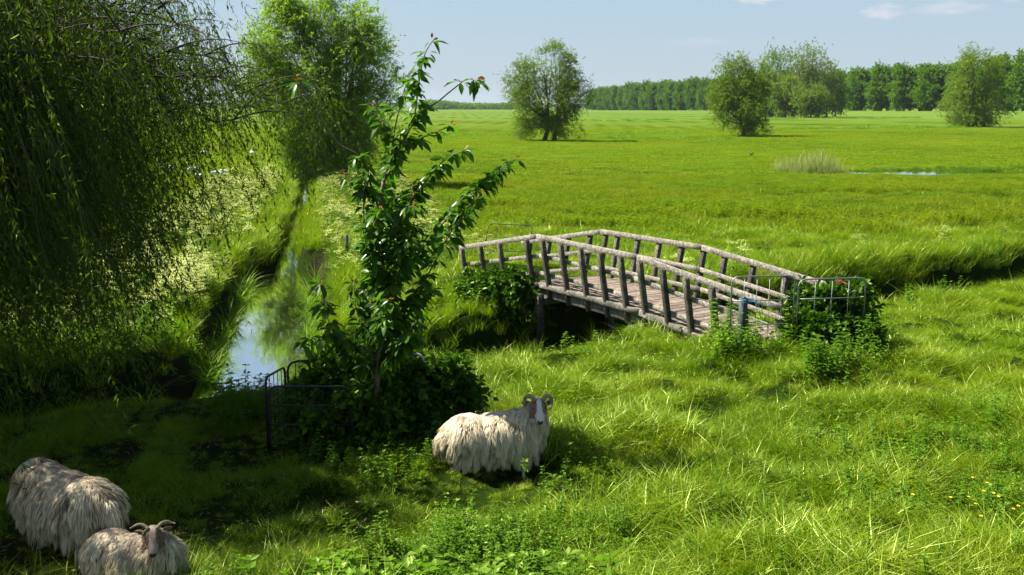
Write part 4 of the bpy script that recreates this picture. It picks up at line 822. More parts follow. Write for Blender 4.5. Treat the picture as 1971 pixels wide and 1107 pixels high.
def bl(ls, Yb, base): 
    out = []
    for (px, py, rx, ry, n, dy) in ls:
        c = at(px, py, Yb + dy); k = (Yb + dy) / F; out.append((c[0] - base[0], c[1] - base[1], c[2] - base[2], rx * k, rx * k * .8 if rx < 120 else .62, ry * k, n))
    return out
base = (bc[0], BY, bz)
bush('elder_bush', base, bl([(705, 795, 135, 88, 150, 0), (810, 768, 82, 72, 70, .1), (645, 855, 88, 60, 70, -.1), (760, 860, 130, 55, 90, -.2), (860, 740, 42, 50, 24, 0), (700, 720, 90, 42, 46, .3)], BY, base),
     'large dark leafy bush inside the metal cage', 701, twigs=16, leaves=11, L=.085, W=.05, tl=.3, up=.35, droop=.4, limb_r=.008, csz=.7, twig_w=.003, inner=.3, seg=5)
base2 = (4.75, 14.55, float(hterr(4.75, 14.55)))
bush('elder_bush', base2, bl([(1600, 610, 52, 48, 60, 0), (1565, 645, 44, 38, 40, -.4), (1632, 590, 34, 40, 26, .1), (1560, 580, 26, 34, 16, .1), (1640, 650, 34, 26, 20, -.4)], base2[1], base2),
     'dark bush swallowing the far end of the bridge rail', 702, twigs=16, leaves=11, L=.10, W=.055, tl=.3, up=.35, droop=.4, limb_r=.008, csz=.8, twig_w=.003, inner=.3, seg=5)
bq = gnd(985, 600); base3 = (-.15, 19.9, float(hterr(-.15, 19.9)))
bush('bramble_bush', base3, bl([(975, 565, 55, 40, 40, 0), (930, 560, 45, 34, 26, .2), (1000, 610, 36, 36, 20, -.2)], 19.9, base3),
     'leafy bramble on the bank at the left foot of the bridge', 703, twigs=16, leaves=11, L=.10, W=.06, tl=.35, up=.3, droop=.5, limb_r=.008, csz=.8, twig_w=.003, inner=.2, seg=5)
# ------------------------------------------------------------------ metal hurdles
galv = solid_mat('galvanised_tube', (.16, .17, .17), (.30, .31, .31), 30, .45, .15, spec=.6, metal=.6)
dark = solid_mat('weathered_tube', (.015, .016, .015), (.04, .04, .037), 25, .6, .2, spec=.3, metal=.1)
def hurdle(p, q, hgt, label, mat, bars=(.0, .27, .62), nv=6, lean=0.0, rad=.013, zlo=.06, tr=.10):
    """a stock hurdle: round-cornered tube frame with cross bars and wires, from foot p to foot q"""
    p = np.array(p, float); q = np.array(q, float); L = np.linalg.norm((q - p)[:2]); d = (q - p) / L; root = empty('hurdle', tuple(p), 0, label=label, cat='hurdle', group='metal stock hurdles')
    up = unit(np.array([-d[1] * lean, d[0] * lean, 1.])); f = MB(); c = tr; pts = [np.zeros(3), up * (hgt - c)]
    for a in (30, 60): pts.append(up * (hgt - c + c * math.sin(R(a))) + d * (c - c * math.cos(R(a))))
    pts += [up * hgt + d * c, up * hgt + d * (L * .5), up * hgt + d * (L - c)]
    for a in (60, 30): pts.append(up * (hgt - c + c * math.sin(R(a))) + d * (L - c + c * math.cos(R(a))))
    pts += [up * (hgt - c) + d * L, d * L]; f.tube(pts, rad, 8); f.build('frame', mat, root, True)
    for bz_ in bars:
        m_ = MB(); z = hgt - .27 if bz_ == .0 else (hgt * (1 - bz_) if bz_ != .27 else hgt * .42); z = {0: hgt * .70, 1: hgt * .40, 2: hgt * .10}[list(bars).index(bz_)]
        m_.tube([up * z, up * z + d * L * .5, up * z + d * L], rad * .7, 6); m_.build('cross_bar', mat, root, True)
    for i in range(nv):
        x = L * (i + 1) / (nv + 1); m_ = MB(); m_.tube([up * hgt * .08 + d * x, up * hgt + d * x], rad * .33, 4); m_.build('wire', mat, root, True)
    return root
def foot(px, py, Yd): a = at(px, py, Yd); return np.array([a[0], a[1], float(hterr(a[0], a[1]))])
def htop(px, py, Yd): a = at(px, py, Yd); return a
# the cage: corner at the left, one panel along the front, one going back along the water, one behind
cA = htop(515, 744, bc[1] + .15); zA = float(hterr(cA[0], cA[1])); hA = cA[2] - zA
cB = htop(676, 760, bc[1] + .15); cC = htop(548, 706, bc[1] + 1.15); cD = htop(640, 690, bc[1] + 1.5)
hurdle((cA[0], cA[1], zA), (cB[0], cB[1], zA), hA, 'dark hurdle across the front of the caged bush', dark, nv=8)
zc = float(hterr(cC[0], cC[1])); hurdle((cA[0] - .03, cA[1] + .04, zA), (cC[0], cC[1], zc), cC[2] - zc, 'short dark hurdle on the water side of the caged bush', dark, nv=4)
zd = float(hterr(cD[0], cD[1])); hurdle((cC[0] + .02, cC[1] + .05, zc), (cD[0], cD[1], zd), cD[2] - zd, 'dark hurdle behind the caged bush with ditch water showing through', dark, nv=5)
a1 = htop(738, 680, BY + .1); a2 = htop(812, 678, BY + .1); z1 = float(hterr(a1[0], a1[1]))
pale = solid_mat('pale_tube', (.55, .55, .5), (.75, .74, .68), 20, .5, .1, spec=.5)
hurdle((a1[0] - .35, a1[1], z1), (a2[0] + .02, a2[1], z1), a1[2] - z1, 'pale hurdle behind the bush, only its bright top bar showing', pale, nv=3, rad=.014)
# at the near end of the bridge
gp = np.array([*(BR_A + BD * 6.7 + BN * -.25), 0.]); 
def hz(px, py, Yd): a = at(px, py, Yd); z = float(hterr(a[0], a[1])); return np.array([a[0], a[1], z]), a[2] - z
hYd = 13.9
p_, h_ = hz(1409, 533, hYd); q_, _ = hz(1530, 540, hYd + .1); hurdle(p_, (q_[0], q_[1], p_[2]), h_, 'grey hurdle standing as a gate across the near end of the bridge', galv, nv=4, rad=.011)
p_, h_ = hz(1538, 538, hYd + .1); q_, _ = hz(1666, 545, hYd + .25); hurdle(p_, (q_[0], q_[1], p_[2]), h_, 'grey hurdle tied in front of the dark bush beside the bridge', galv, nv=3, rad=.011)
p_, _ = hz(925, 500, 23.6); q_, _ = hz(1010, 500, 23.2); hurdle(p_, (q_[0], q_[1], p_[2]), 1.15, 'dark hurdle leaning behind the far left end of the bridge', dark, nv=4, lean=.55, rad=.011)
twine_m = solid_mat('blue_twine', (.02, .12, .22), (.05, .25, .38), 40, .7, 0); orange_m = solid_mat('orange_twine', (.28, .07, .03), (.4, .12, .04), 40, .7, 0)
def twine(c, r, n, mat, label, seed):
    g = np.random.default_rng(seed); mb = MB(); k = np.linspace(0, n * 6.28, n * 10); mb.tube(np.stack([r * np.cos(k) + g.normal(0, .008, len(k)), r * .8 * np.sin(k) + g.normal(0, .008, len(k)), np.linspace(0, .05, len(k)) + g.normal(0, .008, len(k))], 1), .004, 4)
    for i in range(3): mb.tube([(r, 0, .02), (r + .04 + .03 * i, -.04, -.01), (r + .05 + .04 * i, -.05, -.12 - .03 * i)], .0035, 4)
    o = mb.build('twine', mat, None, True); o.location = tuple(c); tag(o, label, 'twine')
# ------------------------------------------------------------------ wooden footbridge
def wood_mat(name, c1, c2, lich=None, scale=6):
    m, nt = newmat(name); b = NB(nt); oc = b.n('ShaderNodeTexCoord').outputs['Object']; at_ = b.n('ShaderNodeAttribute', attribute_name='v').outputs['Fac']
    n1 = b.noise(scale, 8, oc, .7); n2 = b.noise(30, 5, oc, .65, (1, 1, 1)); c = b.ramp(n1, [(.38, c1), (.6, c2)]); c = b.mix(b.ramp(n2, [(.42, G(0.)), (.62, G(.85))]), c, tuple(x * .45 for x in c1))
    c = b.mix(1.0, c, b.ramp(at_, [(0., G(.65)), (1., G(1.2))]), 'MULTIPLY')
    if lich: c = b.mix(b.ramp(b.noise(3.1, 6, oc, .75), [(.6, G(0.)), (.68, G(.8))]), c, lich)
    p = b.n('ShaderNodeBsdfPrincipled'); b.l(c, p.inputs['Base Color']); p.inputs['Roughness'].default_value = .85; p.inputs['Specular IOR Level'].default_value = .25
    bp = b.n('ShaderNodeBump'); bp.inputs['Strength'].default_value = .6; bp.inputs['Distance'].default_value = .012; b.l(b.math('ADD', n1, n2), bp.inputs['Height']); b.l(bp.outputs[0], p.inputs['Normal'])
    o = b.n('ShaderNodeOutputMaterial'); b.l(p.outputs[0], o.inputs[0]); return m
rail_m = wood_mat('weathered_rail', (.19, .17, .135), (.43, .395, .32), (.30, .28, .16), 16)
post_m = wood_mat('post_wood', (.06, .054, .04), (.17, .15, .115), (.12, .14, .07))
deck_m = wood_mat('deck_planks', (.19, .145, .11), (.33, .26, .20), None, 3)
beam_m = wood_mat('edge_beam', (.12, .115, .09), (.30, .28, .22), (.07, .10, .03), 5)
moss = (.05, .08, .02)
bridge = empty('footbridge', (BR_A[0], BR_A[1], 0), label='weathered wooden footbridge with slanted rails over the ditch', cat='bridge')
BO = np.array([BR_A[0], BR_A[1], 0.])
WD = 1.72
def topz(s): return np.interp(s, [-3.3, 0, 3.13, 6.45, 7.4], [.93, 1.56, 1.55, 1.225, 1.10])
def deckz(s): return topz(s) - .93
def bw(s, q, z): return np.array([*(BD * s + BN * q), z])
SPL = .17
def railpt(side, s, f, inset=0.):
    """f: share of the rail height above the deck; the rails lean outwards"""
    z = deckz(s) + (topz(s) - deckz(s)) * f
    q = (.15 - SPL * f + inset) if side == 0 else (WD - .15 + (SPL) * f - inset); return bw(s, q, z)
# deck: laid planks
mb = MB(); s = -3.2
while s < 6.1:
    wd = .145; c = s + wd / 2; k = (deckz(c + .1) - deckz(c - .1)) / .2; dz = rng.normal(0, .003)
    a = bw(c, .10 + rng.normal(0, .008), deckz(c) - .02 + dz); e = bw(c, WD - .10 + rng.normal(0, .008), deckz(c) - .02 + dz + rng.normal(0, .003)); upv = unit(np.array([-BD[0] * k, -BD[1] * k, 1.])); mb.beam(a, e, wd - .012, .038, upv, a=rng.random()); s += wd
mb.build('deck', deck_m, bridge)
# beams under the deck edge
for side in (0, 1):
    q = .17 if side == 0 else WD - .17
    for a, e in ((-3.0, 0.), (0., 3.13), (3.13, 6.1)):
        mb = MB(); mb.beam(bw(a + .01, q, deckz(a) - .17), bw(e - .01, q, deckz(e) - .17), .09, .24, a=.5, jit=.002); mb.build('side_beam', beam_m, bridge)
    for a, e in ((-3.0, 0.), (0., 3.13), (3.13, 6.1)):     # kerb board on top of the deck edge
        mb = MB(); qq = .075 if side == 0 else WD - .075; mb.beam(bw(a + .012, qq, deckz(a) - .05), bw(e - .012, qq, deckz(e) - .05), .05, .10, a=.6, jit=.002); mb.build('edge_board', beam_m, bridge)
# posts: foot of each found from the photograph's spacing, leaning outwards
near_s = [-2.95, -2.12, -1.32, -.28, .30, .92, 1.56, 2.16, 2.75, 3.28, 3.88, 4.45, 5.05, 5.72]
far_s = [-3.0, -2.2, -1.45, -.65, -.1, .3, .95, 1.6, 2.25, 2.85, 3.4, 4.1, 4.85, 5.6, 6.1]
def addpost(side, s):
    th = .085; a = railpt(side, s, -.34, -.065); e = railpt(side, s, .955, -.062); g_ = float(hterr(BO[0] + a[0], BO[1] + a[1])) - .1
    if s < -.4 or s > 3.5: a = a + (a - e) * .35 
    mb = MB(); mb.beam(a, e, th, th * 1.05, (*BD, 0), a=rng.random(), jit=.0015)
    # weathered peaked head
    u = unit(e - a); c = e; r = np.array([*BN, 0]) * th * .5; w_ = np.array([*BD, 0]) * th * .52; mb.add([c - r - w_, c + r - w_, c + r + w_, c - r + w_, c + u * .035 - w_ * .2 , c + u * .035 + w_ * .2], [[0, 1, 4, 4][:4]] if False else None, [[0, 1, 4], [1, 2, 5], [1, 5, 4], [2, 3, 5], [3, 0, 4], [3, 4, 5]], a=.4)
    mb.build('post', post_m, bridge)
for s in near_s: addpost(0, s)
for s in far_s: addpost(1, s)
def railrun(side, f, st, w, h, name='rail', ov=.0):
    for a, e in zip(st[:-1], st[1:]):
        mb = MB(); j = rng.normal(0, .012); mb.beam(railpt(side, a + .008, f, -.0) + [0, 0, j * .3], railpt(side, e - .008, f, -.0) + [0, 0, -j * .3], w, h, (0, 0, 1), a=rng.uniform(.4, .9), jit=.0004); mb.build(name, rail_m, bridge)
railrun(0, 1.0, [-3.15, 0.02, 3.15, 6.45], .04, .10, 'handrail'); railrun(1, 1.0, [-3.3, -.22, 2.85, 6.3], .04, .10, 'handrail')
railrun(0, .58, [-3.0, 0.02, 3.0, 5.2], .035, .078, 'mid_rail'); railrun(1, .58, [-3.1, 0.0, 2.9, 6.0], .035, .078, 'mid_rail')
railrun(0, .2, [-2.6, -.02, 2.3, 5.4], .035, .075, 'foot_rail'); railrun(1, .2, [-3., 0., 3.0, 6.0], .035, .075, 'foot_rail')
# the piles standing in the water and on the bank
for (s, q, top_) in ((.12, -.02, -.36), (.12, WD + .02, -.36), (3.1, -.02, -.36), (3.1, WD + .02, -.36)):
    mb = MB(); c = bw(s, q, 0); zt = deckz(s) + top_ * .45 - (0.05 if s < 1 else .12); mb.beam((c[0], c[1], -1.35), (c[0], c[1], zt), .15, .15, (*BD, 0), a=.4, jit=.003); mb.build('pile', post_m, bridge)
for s in (.12, 3.1):
    mb = MB(); z = deckz(s) - .36; mb.beam(bw(s, .1, z), bw(s, WD - .1, z), .12, .14, a=.4); mb.build('cross_beam', beam_m, bridge)
# earth-holding boards under both ends (closing the dark opening)
# gate posts at the near end
gate_m = solid_mat('gate_post', (.03, .04, .045), (.08, .095, .105), 9, .8, .4, (1, 1, .3))
for (px, py, pyb, Yd, label) in ((1431, 574, 650, 13.95, 'blue-grey gate post at the left of the bridge end'), (1645, 562, 640, 14.35, 'blue-grey gate post in the bush right of the bridge end')):
    c = at(px, py, Yd); z = float(hterr(c[0], c[1])); mb = MB(); r_ = .046; mb.beam((0, 0, -.1), (0, 0, c[2] - z), r_ * 2, r_ * 2, (*BD, 0), a=.5, jit=.002); mb.box((0, 0, c[2] - z + .012), (r_ * .8, r_ * .8, .014), None, .5, .5)
    o = mb.build('gate_post', gate_m); o.location = (c[0], c[1], z); tag(o, label, 'post')
c = at(1440, 582, 13.9); twine(c, .075, 4, twine_m, 'blue twine wound round the gate post and rail end', 1)
c = at(1615, 545, 14.25); twine(c, .045, 3, orange_m, 'frayed orange twine on the end of the handrail', 2)
mb = MB(); c = gnd(668, 497); mb.tube([(0, 0, -.1), (.01, 0, .25), (0, .01, .62)], [.05, .048, .045], 8); o = mb.build('stake', gate_m); o.location = tuple(c); tag(o, 'short dark stake among the cow parsley right of the ditch', 'stake')
mb = MB(); 
# ------------------------------------------------------------------ sheep
wool_m, nt = newmat('wool'); b = NB(nt); av = b.n('ShaderNodeAttribute', attribute_name='v').outputs['Fac']
c = b.ramp(av, [(0., (.040, .025, .015)), (.25, (.19, .12, .065)), (.5, (.42, .33, .19)), (.75, (.66, .545, .34)), (1., (.82, .715, .49))])
d = b.n('ShaderNodeBsdfDiffuse'); b.l(c, d.inputs[0]); t_ = b.n('ShaderNodeBsdfTranslucent'); b.l(c, t_.inputs[0]); mx = b.n('ShaderNodeMixShader'); mx.inputs[0].default_value = .25; b.l(d.outputs[0], mx.inputs[1]); b.l(t_.outputs[0], mx.inputs[2])
gl = b.n('ShaderNodeBsdfGlossy'); gl.inputs['Roughness'].default_value = .5; m2 = b.n('ShaderNodeMixShader'); m2.inputs[0].default_value = .05; b.l(mx.outputs[0], m2.inputs[1]); b.l(gl.outputs[0], m2.inputs[2]); o = b.n('ShaderNodeOutputMaterial'); b.l(m2.outputs[0], o.inputs[0])
def skin_mat(name, base, face, brown, hd, fd):
    """short-haired skin: face colour round the head, brown cheeks, dark nose"""
    m, nt = newmat(name); b = NB(nt); av = b.n('ShaderNodeAttribute', attribute_name='v').outputs['Fac']; nz = b.noise(30, 5)
    c = b.ramp(av, [(0., (.012, .010, .011)), (.12, (.03, .02, .016)), (.2, brown), (.45, tuple(x * 1.15 for x in brown)), (.6, base), (1., face)]); c = b.mix(b.math('MULTIPLY', nz, .35), c, tuple(x * .6 for x in base))
    p = b.n('ShaderNodeBsdfPrincipled'); b.l(c, p.inputs['Base Color']); p.inputs['Roughness'].default_value = .75; p.inputs['Specular IOR Level'].default_value = .2; o = b.n('ShaderNodeOutputMaterial'); b.l(p.outputs[0], o.inputs[0]); return m
horn_m = solid_mat('horn', (.15, .11, .065), (.38, .30, .19), 30, .5, .6, (1, 1, 1), spec=.4)
eye_m, nt = newmat('eye'); b = NB(nt); p = b.n('ShaderNodeBsdfPrincipled'); p.inputs['Base Color'].default_value = (.02, .012, .006, 1); p.inputs['Roughness'].default_value = .1; o = b.n('ShaderNodeOutputMaterial'); b.l(p.outputs[0], o.inputs[0])
def fuse(mb, voxel, smooth_n=6):
    me = mb.mesh('tmp'); ob = bpy.data.objects.new('tmp', me); col.objects.link(ob)
    md = ob.modifiers.new('r', 'REMESH'); md.mode = 'VOXEL'; md.voxel_size = voxel; md.use_smooth_shade = True
    ms = ob.modifiers.new('s', 'SMOOTH'); ms.iterations = smooth_n; ms.factor = .6
    dg = bpy.context.evaluated_depsgraph_get(); dg.update(); nm = bpy.data.meshes.new_from_object(ob.evaluated_get(dg)); bpy.data.objects.remove(ob); return nm
def rot_to(d, upv=(0, 0, 1)):
    d = unit(np.array(d, float)); u = np.array(upv, float); u = unit(u - d * (u @ d)); s = np.cross(u, d); return np.stack([d, s, u], 1)   # x fwd, y left, z up
def sheep(name, loc, rz, label, head_dir, head_pos, pose='stand', seed=0, tone=.75, scale=1.0, face=(.62, .57, .52), brown=(.17, .085, .045), locks=9000, head_down=False, rump_dark=.0, horn=1., skirt=1.0, bodycol=.7, hs=1.22):
    """x forward, z up, standing on z = 0; hooves, knees, hocks, deep chest"""
    g = np.random.default_rng(seed); root = empty(name, loc, rz, label=label, cat='sheep', group='long-woolled horned sheep'); root.scale = (scale,) * 3
    B = MB(); hb = .54 if pose == 'stand' else .25
    B.ell((-.30, 0, hb), (.27, .23, .235)); B.ell((0, 0, hb - .02), (.36, .245, .25)); B.ell((.26, 0, hb), (.25, .21, .26)); B.ell((.30, 0, hb - .12), (.16, .15, .18))
    hp = np.array(head_pos, float); HM = rot_to(head_dir) * hs; HU = HM / hs
    nk = np.array([.38, 0, hb + .12]); B.tube(bez(nk, nk * .45 + hp * .55 + [0, 0, -.03], hp - HM[:, 0] * .02, 9), np.linspace(.18, .095, 9), 14)
    def hl(p): return hp + HM @ np.array(p, float)
    # skull, brow, tapering muzzle
    B.ell(hl((.0, 0, 0)), (.085, .062, .07), HM); B.tube([hl((.02, 0, 0)), hl((.07, 0, -.008)), hl((.12, 0, -.022)), hl((.165, 0, -.034)), hl((.19, 0, -.04))], np.array([.062, .055, .043, .036, .026]) * hs, 14)
    B.ell(hl((.165, 0, -.045)), (.035, .032, .028), HM); B.ell(hl((.06, 0, -.045)), (.075, .04, .035), HM)
    if pose == 'stand':
        for (x, sgn, hind) in ((.27, 1, 0), (.27, -1, 0), (-.36, 1, 1), (-.36, -1, 1)):
            y = .105 * sgn; dx = g.uniform(-.03, .03)
            if hind: pts = [(x + .02, y, .45), (x + .08, y, .36), (x + .0 + dx * .5, y, .28), (x - .075 + dx, y, .21), (x - .06 + dx, y, .10), (x - .05 + dx, y, .035), (x - .02 + dx, y, .012)]; rr = [.105, .085, .055, .032, .023, .024, .028]
            else: pts = [(x, y, .40), (x - .01, y, .32), (x + .015 + dx, y, .235), (x + .01 + dx, y, .215), (x + dx, y, .11), (x + .005 + dx, y, .04), (x + .025 + dx, y, .012)]; rr = [.075, .055, .034, .034, .022, .024, .028]
            B.tube(smooth(pts, 2), np.interp(np.linspace(0, 6, 13), range(7), rr), 9)
        B.tube([(-.52, 0, hb + .08), (-.60, 0, hb - .02), (-.62, 0, hb - .16)], [.05, .035, .02], 8)
    else:   # lying with the legs folded under
        for (x, sgn) in ((.30, 1), (.30, -1)): B.tube([(x - .05, .12 * sgn, .2), (x + .10, .15 * sgn, .07), (x + .02, .16 * sgn, .035), (x - .1, .15 * sgn, .03)], [.07, .045, .028, .026], 8)
        for (x, sgn) in ((-.30, 1), (-.30, -1)): B.tube([(x, .15 * sgn, .2), (x + .16, .24 * sgn, .10), (x + .02, .27 * sgn, .045), (x + .18, .29 * sgn, .03)], [.10, .06, .03, .026], 8)
    me = fuse(B, .0115, 5); n = len(me.vertices); co = np.zeros(n * 3, np.float32); me.vertices.foreach_get('co', co); co = co.reshape(-1, 3)
    nr = np.zeros(n * 3, np.float32); me.vertices.foreach_get('normal', nr); nr = nr.reshape(-1, 3)
    hc = (co - hp) @ HU / hs     # head coordinates
    v = np.full(n, .6)
    ish = (hc[:, 0] > -.02) & (np.abs(hc[:, 1]) < .09) & (np.abs(hc[:, 2]) < .12) & (np.linalg.norm(hc, axis=1) < .26)
    blaze = np.abs(hc[:, 1]) < .022 + .10 * np.clip(hc[:, 0] - .06, 0, 1); v[ish] = np.where(blaze[ish], 1., np.where(hc[ish, 0] > .115, .95, .33)); v[ish & (hc[:, 2] < -.06)] = .8
    v[(hc[:, 0] > .178) & (hc[:, 2] < -.018) & (hc[:, 2] > -.058) & (np.abs(hc[:, 1]) < .024) & ish] = .05; v[(co[:, 2] < .26) & (pose == 'stand') & (np.abs(hc[:, 0]) > .3)] = .35; v[(co[:, 2] < .035) & (pose == 'stand')] = .05
    at_ = me.attributes.get('v')
    if at_: me.attributes.remove(at_)
    at_ = me.attributes.new('v', 'FLOAT', 'POINT'); at_.data.foreach_set('value', v.astype(np.float32))
    bo = mobj('body', me, skin_mat(name + '_skin', tuple(x * .8 for x in face), face, brown, hp, HM), root)
    # fleece: long locks laid over the body
    nt_ = len(me.polygons); me.calc_loop_triangles(); tri = np.zeros(len(me.loop_triangles) * 3, np.int32); me.loop_triangles.foreach_get('vertices', tri); tri = tri.reshape(-1, 3)
    ar = np.linalg.norm(np.cross(co[tri[:, 1]] - co[tri[:, 0]], co[tri[:, 2]] - co[tri[:, 0]]), axis=1); pr = ar / ar.sum(); m = locks * 3; ti = g.choice(len(tri), m, p=pr); u, w = g.random(m), g.random(m); fl = u + w > 1; u[fl] = 1 - u[fl]; w[fl] = 1 - w[fl]
    P = co[tri[ti, 0]] + (co[tri[ti, 1]] - co[tri[ti, 0]]) * u[:, None] + (co[tri[ti, 2]] - co[tri[ti, 0]]) * w[:, None]; Nn = unit(nr[tri[ti, 0]] + nr[tri[ti, 1]] + nr[tri[ti, 2]])
    h_ = (P - hp) @ HU / hs; k = ~((h_[:, 0] > -.015) & (h_[:, 0] < .26) & (np.abs(h_[:, 1]) < .085) & (h_[:, 2] > -.072 - .1 * h_[:, 0]) & (h_[:, 2] < .16))
    if pose == 'stand': k &= P[:, 2] > .30 - .1 * (g.random(m))
    P, Nn, h_ = P[k][:locks], Nn[k][:locks], h_[k][:locks]; m = len(P)
    # big wavy clumps give the combed look
    cl_ = np.sin(P[:, 0] * 38 + np.sin(P[:, 2] * 17) * 1.5) * .5 + np.sin(P[:, 0] * 71 + P[:, 1] * 60) * .35
    hd_ = np.linalg.norm(P - hp, axis=1); near_h = np.clip(1 - hd_ / .26, 0, 1)
    L = (.135 + .05 * cl_ * .5) * g.uniform(.7, 1.35, m) * (1 - .55 * near_h) * np.where(P[:, 2] > hb + .17, .75, 1.) * skirt
    seg = 6; pts = [P - Nn * .004]; side = np.sign(P[:, 1] + g.normal(0, .03, m))
    flow = np.stack([-.12 + .30 * cl_ + g.normal(0, .14, m), .22 * side * np.clip((P[:, 2] - hb) * 5, 0, 1), np.full(m, -1.)], 1); d_ = unit(Nn * .62 + flow * .6); c = pts[0]
    curl = g.random(m) * 6.28
    for i in range(seg - 1):
        kk = (i + 1) / (seg - 1); c = c + d_ * (L / (seg - 1))[:, None]; c = c + np.stack([np.sin(curl + kk * 7), np.cos(curl + kk * 6), np.zeros(m)], 1) * .0035; c[:, 2] = np.maximum(c[:, 2], .015)
        pts.append(c); d_ = unit(d_ + flow * (.38 + .25 * kk) + Nn * (.14 if kk < .5 else .0))
        # keep outside the flank
    gid = g.choice(m, 520, replace=False); own = np.argmin(((P[:, None] - P[gid][None]) ** 2).sum(2), 1); lead = gid[own]
    PT = np.array(pts); GP = PT[:, lead]; kf = (np.linspace(0, 1, seg) ** 1.1 * .55)[:, None, None]; PT = PT + (GP - PT) * kf * g.uniform(.6, 1.1, m)[None, :, None]; pts = list(PT); ctone = g.normal(0, .12, 520)[own]
    Wd = g.uniform(.005, .0095, m); V = []
    for i, q in enumerate(pts):
        t = unit(pts[min(i + 1, seg - 1)] - pts[max(i - 1, 0)]); sv = unit(np.cross(t, Nn) + 1e-4); ww = (Wd * [1, 1.15, 1.05, .85, .55, .12][i])[:, None]; nn = unit(np.cross(sv, t)) 
        V += [q - sv * ww * .5, q + Nn * ww * .28, q + sv * ww * .5]
    V = np.stack(V, 1); b_ = np.arange(m)[:, None] * (3 * seg); Q = np.concatenate([np.concatenate([b_ + [3 * i, 3 * i + 1, 3 * i + 4, 3 * i + 3], b_ + [3 * i + 1, 3 * i + 2, 3 * i + 5, 3 * i + 4]], 1) for i in range(seg - 1)], 1).reshape(-1, 4)
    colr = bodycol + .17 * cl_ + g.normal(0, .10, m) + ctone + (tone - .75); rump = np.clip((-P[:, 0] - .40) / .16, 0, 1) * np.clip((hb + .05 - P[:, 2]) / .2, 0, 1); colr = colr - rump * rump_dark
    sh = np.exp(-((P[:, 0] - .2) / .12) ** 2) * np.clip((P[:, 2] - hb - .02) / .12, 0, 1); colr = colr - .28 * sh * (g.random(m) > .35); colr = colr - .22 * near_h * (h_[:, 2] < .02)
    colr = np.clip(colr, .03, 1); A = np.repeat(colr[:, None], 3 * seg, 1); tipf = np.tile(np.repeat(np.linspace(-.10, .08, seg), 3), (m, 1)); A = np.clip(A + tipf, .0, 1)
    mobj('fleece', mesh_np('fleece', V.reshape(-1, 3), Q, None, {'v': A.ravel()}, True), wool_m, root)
    # ears, horns, eyes, nose
    sk = bo.data.materials[0]
    for s_ in (1, -1):
        e = MB(); n_ = 7; pp = np.array([hl((-.02 - .012 * i, s_ * (.055 + .0155 * i), .005 - .006 * i)) for i in range(n_)]); wd = [.014, .024, .03, .031, .026, .017, .004]; Vv = []
        uu = HM[:, 2]; ff = HM[:, 0]
        for q, w_ in zip(pp, wd): Vv += [q - uu * w_, q - ff * .010 * (w_ > .01), q + uu * w_, q + ff * .006]
        Qe = [[4 * i + j, 4 * i + (j + 1) % 4, 4 * i + 4 + (j + 1) % 4, 4 * i + 4 + j] for i in range(n_ - 1) for j in range(4)]; e.add(Vv, Qe, a=.4); e.build('ear', sk, root, True)
        if horn > 0:
            hn = MB(); HP = {1: [(.0, .032, .060), (-.035, .070, .088), (-.060, .115, .078), (-.060, .145, .035), (-.030, .150, -.012), (.012, .135, -.035), (.045, .122, -.018)], 2: [(.0, .030, .060), (-.04, .075, .085), (-.06, .13, .085), (-.05, .18, .07), (-.03, .215, .075)]}[int(horn)]
            ptsH = smooth([hl((p_[0] * .85, s_ * (.03 + (p_[1] - .03) * .78), .05 + (p_[2] - .05) * .8)) for p_ in HP], 4); tt = np.linspace(0, 1, len(ptsH))
            hn.tube(ptsH, (.021 if horn == 1 else .014) * hs * (1 - tt) ** .6 + .003 + .0012 * np.sin(tt * 60), 9); hn.build('horn', horn_m, root, True)
        ey = MB(); ey.ell(hl((.052, s_ * .052, .016)), (.0105, .009, .0095), HM, 10, 7); ey.build('eye', eye_m, root, True)
        no = MB(); no.ell(hl((.193, s_ * .011, -.034)), (.006, .0055, .004), HM, 8, 5); no.build('nostril', eye_m, root, True)
    return root
# the standing sheep in the sun, body pointing right and slightly towards the camera, face to the camera
f = gnd(945, 925); zS = float(hterr(f[0], f[1]))
def todir(world_d, rz): c, s = math.cos(-rz), math.sin(-rz); x, y, z = world_d; return (c * x - s * y, s * x + c * y, z)
rz = R(12)
cdir = np.array([-f[0], -f[1], 0.]); cdir /= np.linalg.norm(cdir)
sheep('sheep', (f[0] + .05, f[1] - .05, zS + .03), rz, 'cream long-woolled sheep standing in the sun, looking at the camera', todir((cdir[0] + .06, cdir[1], -.42), rz), (.46, -.08, .84), seed=5, scale=.88, tone=.88, rump_dark=.42, locks=20000, horn=1.0)
f2 = gnd(112, 1090); rz2 = R(150)
sheep('sheep', (f2[0] - .02, f2[1] + .25, float(hterr(f2[0], f2[1] + .25)) - .02), rz2, 'grey-brown shaggy sheep in the shade, grazing with its head away', todir((-.5, .75, -.75), rz2), (.54, -.10, .66), seed=6, scale=.86, tone=.72, locks=22000, bodycol=.64, skirt=1.15, horn=0, face=(.3, .25, .2))
f3 = gnd(248, 1125); rz3 = R(-22); c3 = np.array([-f3[0], -f3[1], 0.]); c3 /= np.linalg.norm(c3)
sheep('sheep', (f3[0] + .02, f3[1] + .10, float(hterr(f3[0], f3[1])) - .02), rz3, 'sheep lying in the shade with horns spread and brown face', todir((c3[0] - .12, c3[1], -.38), rz3), (.36, -.12, .60), pose='lie', seed=7, scale=.70, tone=.72, locks=16000, horn=2, face=(.34, .25, .19), brown=(.13, .07, .04))
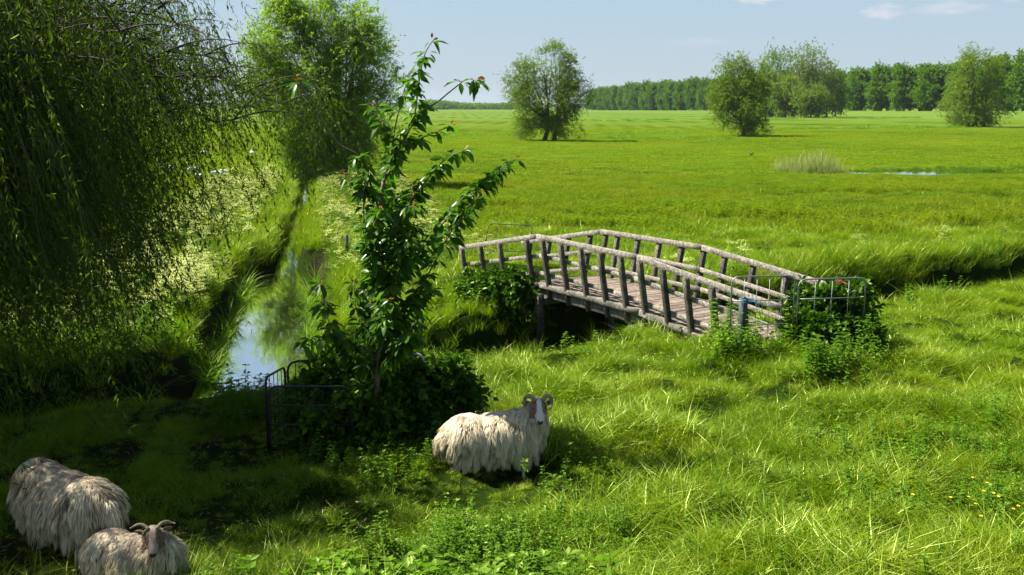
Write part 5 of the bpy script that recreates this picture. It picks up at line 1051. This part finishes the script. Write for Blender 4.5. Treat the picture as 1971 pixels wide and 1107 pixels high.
# ------------------------------------------------------------------ birds
white_m = solid_mat('white_feather', (.68, .67, .64), (.80, .79, .76), 12, .7, .1); blackf = solid_mat('black_feather', (.012, .012, .014), (.03, .03, .035), 10, .5, .1); bill_m = solid_mat('orange_bill', (.5, .2, .04), (.6, .28, .06), 9, .5, 0)
def goose(loc, rz, label, up=True, s=1.0):
    root = empty('goose', loc, rz, label=label, cat='goose', group='white geese in the meadow beyond the willow'); root.scale = (s,) * 3; B = MB()
    B.ell((0, 0, .27), (.30, .155, .15)); B.ell((-.20, 0, .27), (.16, .10, .09)); B.tube([(-.28, 0, .30), (-.42, 0, .33)], [.06, .015], 8)
    nk = [(.2, 0, .33), (.29, 0, .43), (.31, 0, .55), (.33, 0, .66)] if up else [(.2, 0, .3), (.33, 0, .28), (.42, 0, .18), (.47, 0, .10)]
    B.tube(smooth(nk, 3), np.linspace(.085, .035, 10), 10); hd = np.array(nk[-1]); B.ell(hd + [.02, 0, 0], (.055, .038, .04))
    for y in (.06, -.06): B.tube([(0, y, .2), (.0, y, .08), (.01, y, .01), (.06, y, .005)], [.03, .014, .011, .012], 7)
    mobj('body', fuse(B, .014, 3), white_m, root); bl_ = MB(); bl_.tube([hd + [.06, 0, -.005], hd + [.13, 0, -.02]], [.02, .008], 8); bl_.build('bill', bill_m, root, True)
    for y in (1, -1): wg = MB(); wg.ell((-.06, .135 * y, .30), (.24, .03, .10)); wg.build('wing', white_m, root, True)
    return root
GE = [(320, 329, 0.2, 'white goose hanging behind the left willow strands, larger of the pair', False), (332, 327, 2.9, 'white goose half hidden behind a willow strand, facing away', False), (288, 306, 1., 'white goose farthest left and alone', False), (372, 331, .6, 'white goose between the strands, left of the front pair', False),
      (382, 344, 2.2, 'white goose lowest in the meadow between two strands', False), (417, 339, .1, 'left goose of the front pair in the open gap', False), (430, 336, .3, 'right goose of the front pair in the open gap', False), (394, 296, 3.0, 'white goose farthest out, behind a hanging strand', False), (485, 296, 1.9, 'white goose at the right near the ditch flowers', True)]
for (px, py, a, lb, up_) in GE: c = gnd(px, py + 5); goose((c[0], c[1], float(hterr(c[0], c[1])) + .06), a, lb, up_, .95)
c = gnd(1446, 304); br = empty('crow', (c[0], c[1], c[2] + .25), .5, label='black bird flying low over the meadow', cat='bird'); br.scale = (.62,) * 3; B = MB(); B.ell((0, 0, 0), (.17, .05, .05)); B.ell((.17, 0, .02), (.05, .035, .035)); B.tube([(-.12, 0, 0), (-.3, 0, .0)], [.04, .05], 8); B.tube([(.2, 0, .02), (.26, 0, .01)], [.015, .004], 6)
mobj('body', fuse(B, .01, 2), blackf, br)
for s_ in (1, -1): wg = MB(); wg.add([(.1, 0, .02), (.13, s_ * .2, .16), (.02, s_ * .42, .34), (-.10, s_ * .36, .26), (-.12, s_ * .16, .1), (-.08, 0, .02)], None, [[0, 1, 5], [1, 4, 5], [1, 3, 4], [1, 2, 3]]); w_o = wg.build('wing', blackf, br); sm = w_o.modifiers.new('t', 'SOLIDIFY'); sm.thickness = .008
# ------------------------------------------------------------------ haze over the far fields
HZ = 0.00006
hm, nt = newmat('haze'); b = NB(nt); vp = b.n('ShaderNodeVolumePrincipled'); vp.inputs['Color'].default_value = (.80, .88, 1., 1); vp.inputs['Density'].default_value = HZ; vp.inputs['Anisotropy'].default_value = .3
o = b.n('ShaderNodeOutputMaterial'); b.l(vp.outputs[0], o.inputs['Volume'])
mb = MB(); mb.box((0, 2100, 22.), (2650, 2400, 25.0)); tag(mb.build('haze', hm), 'thin haze over the far fields', kind='stuff')
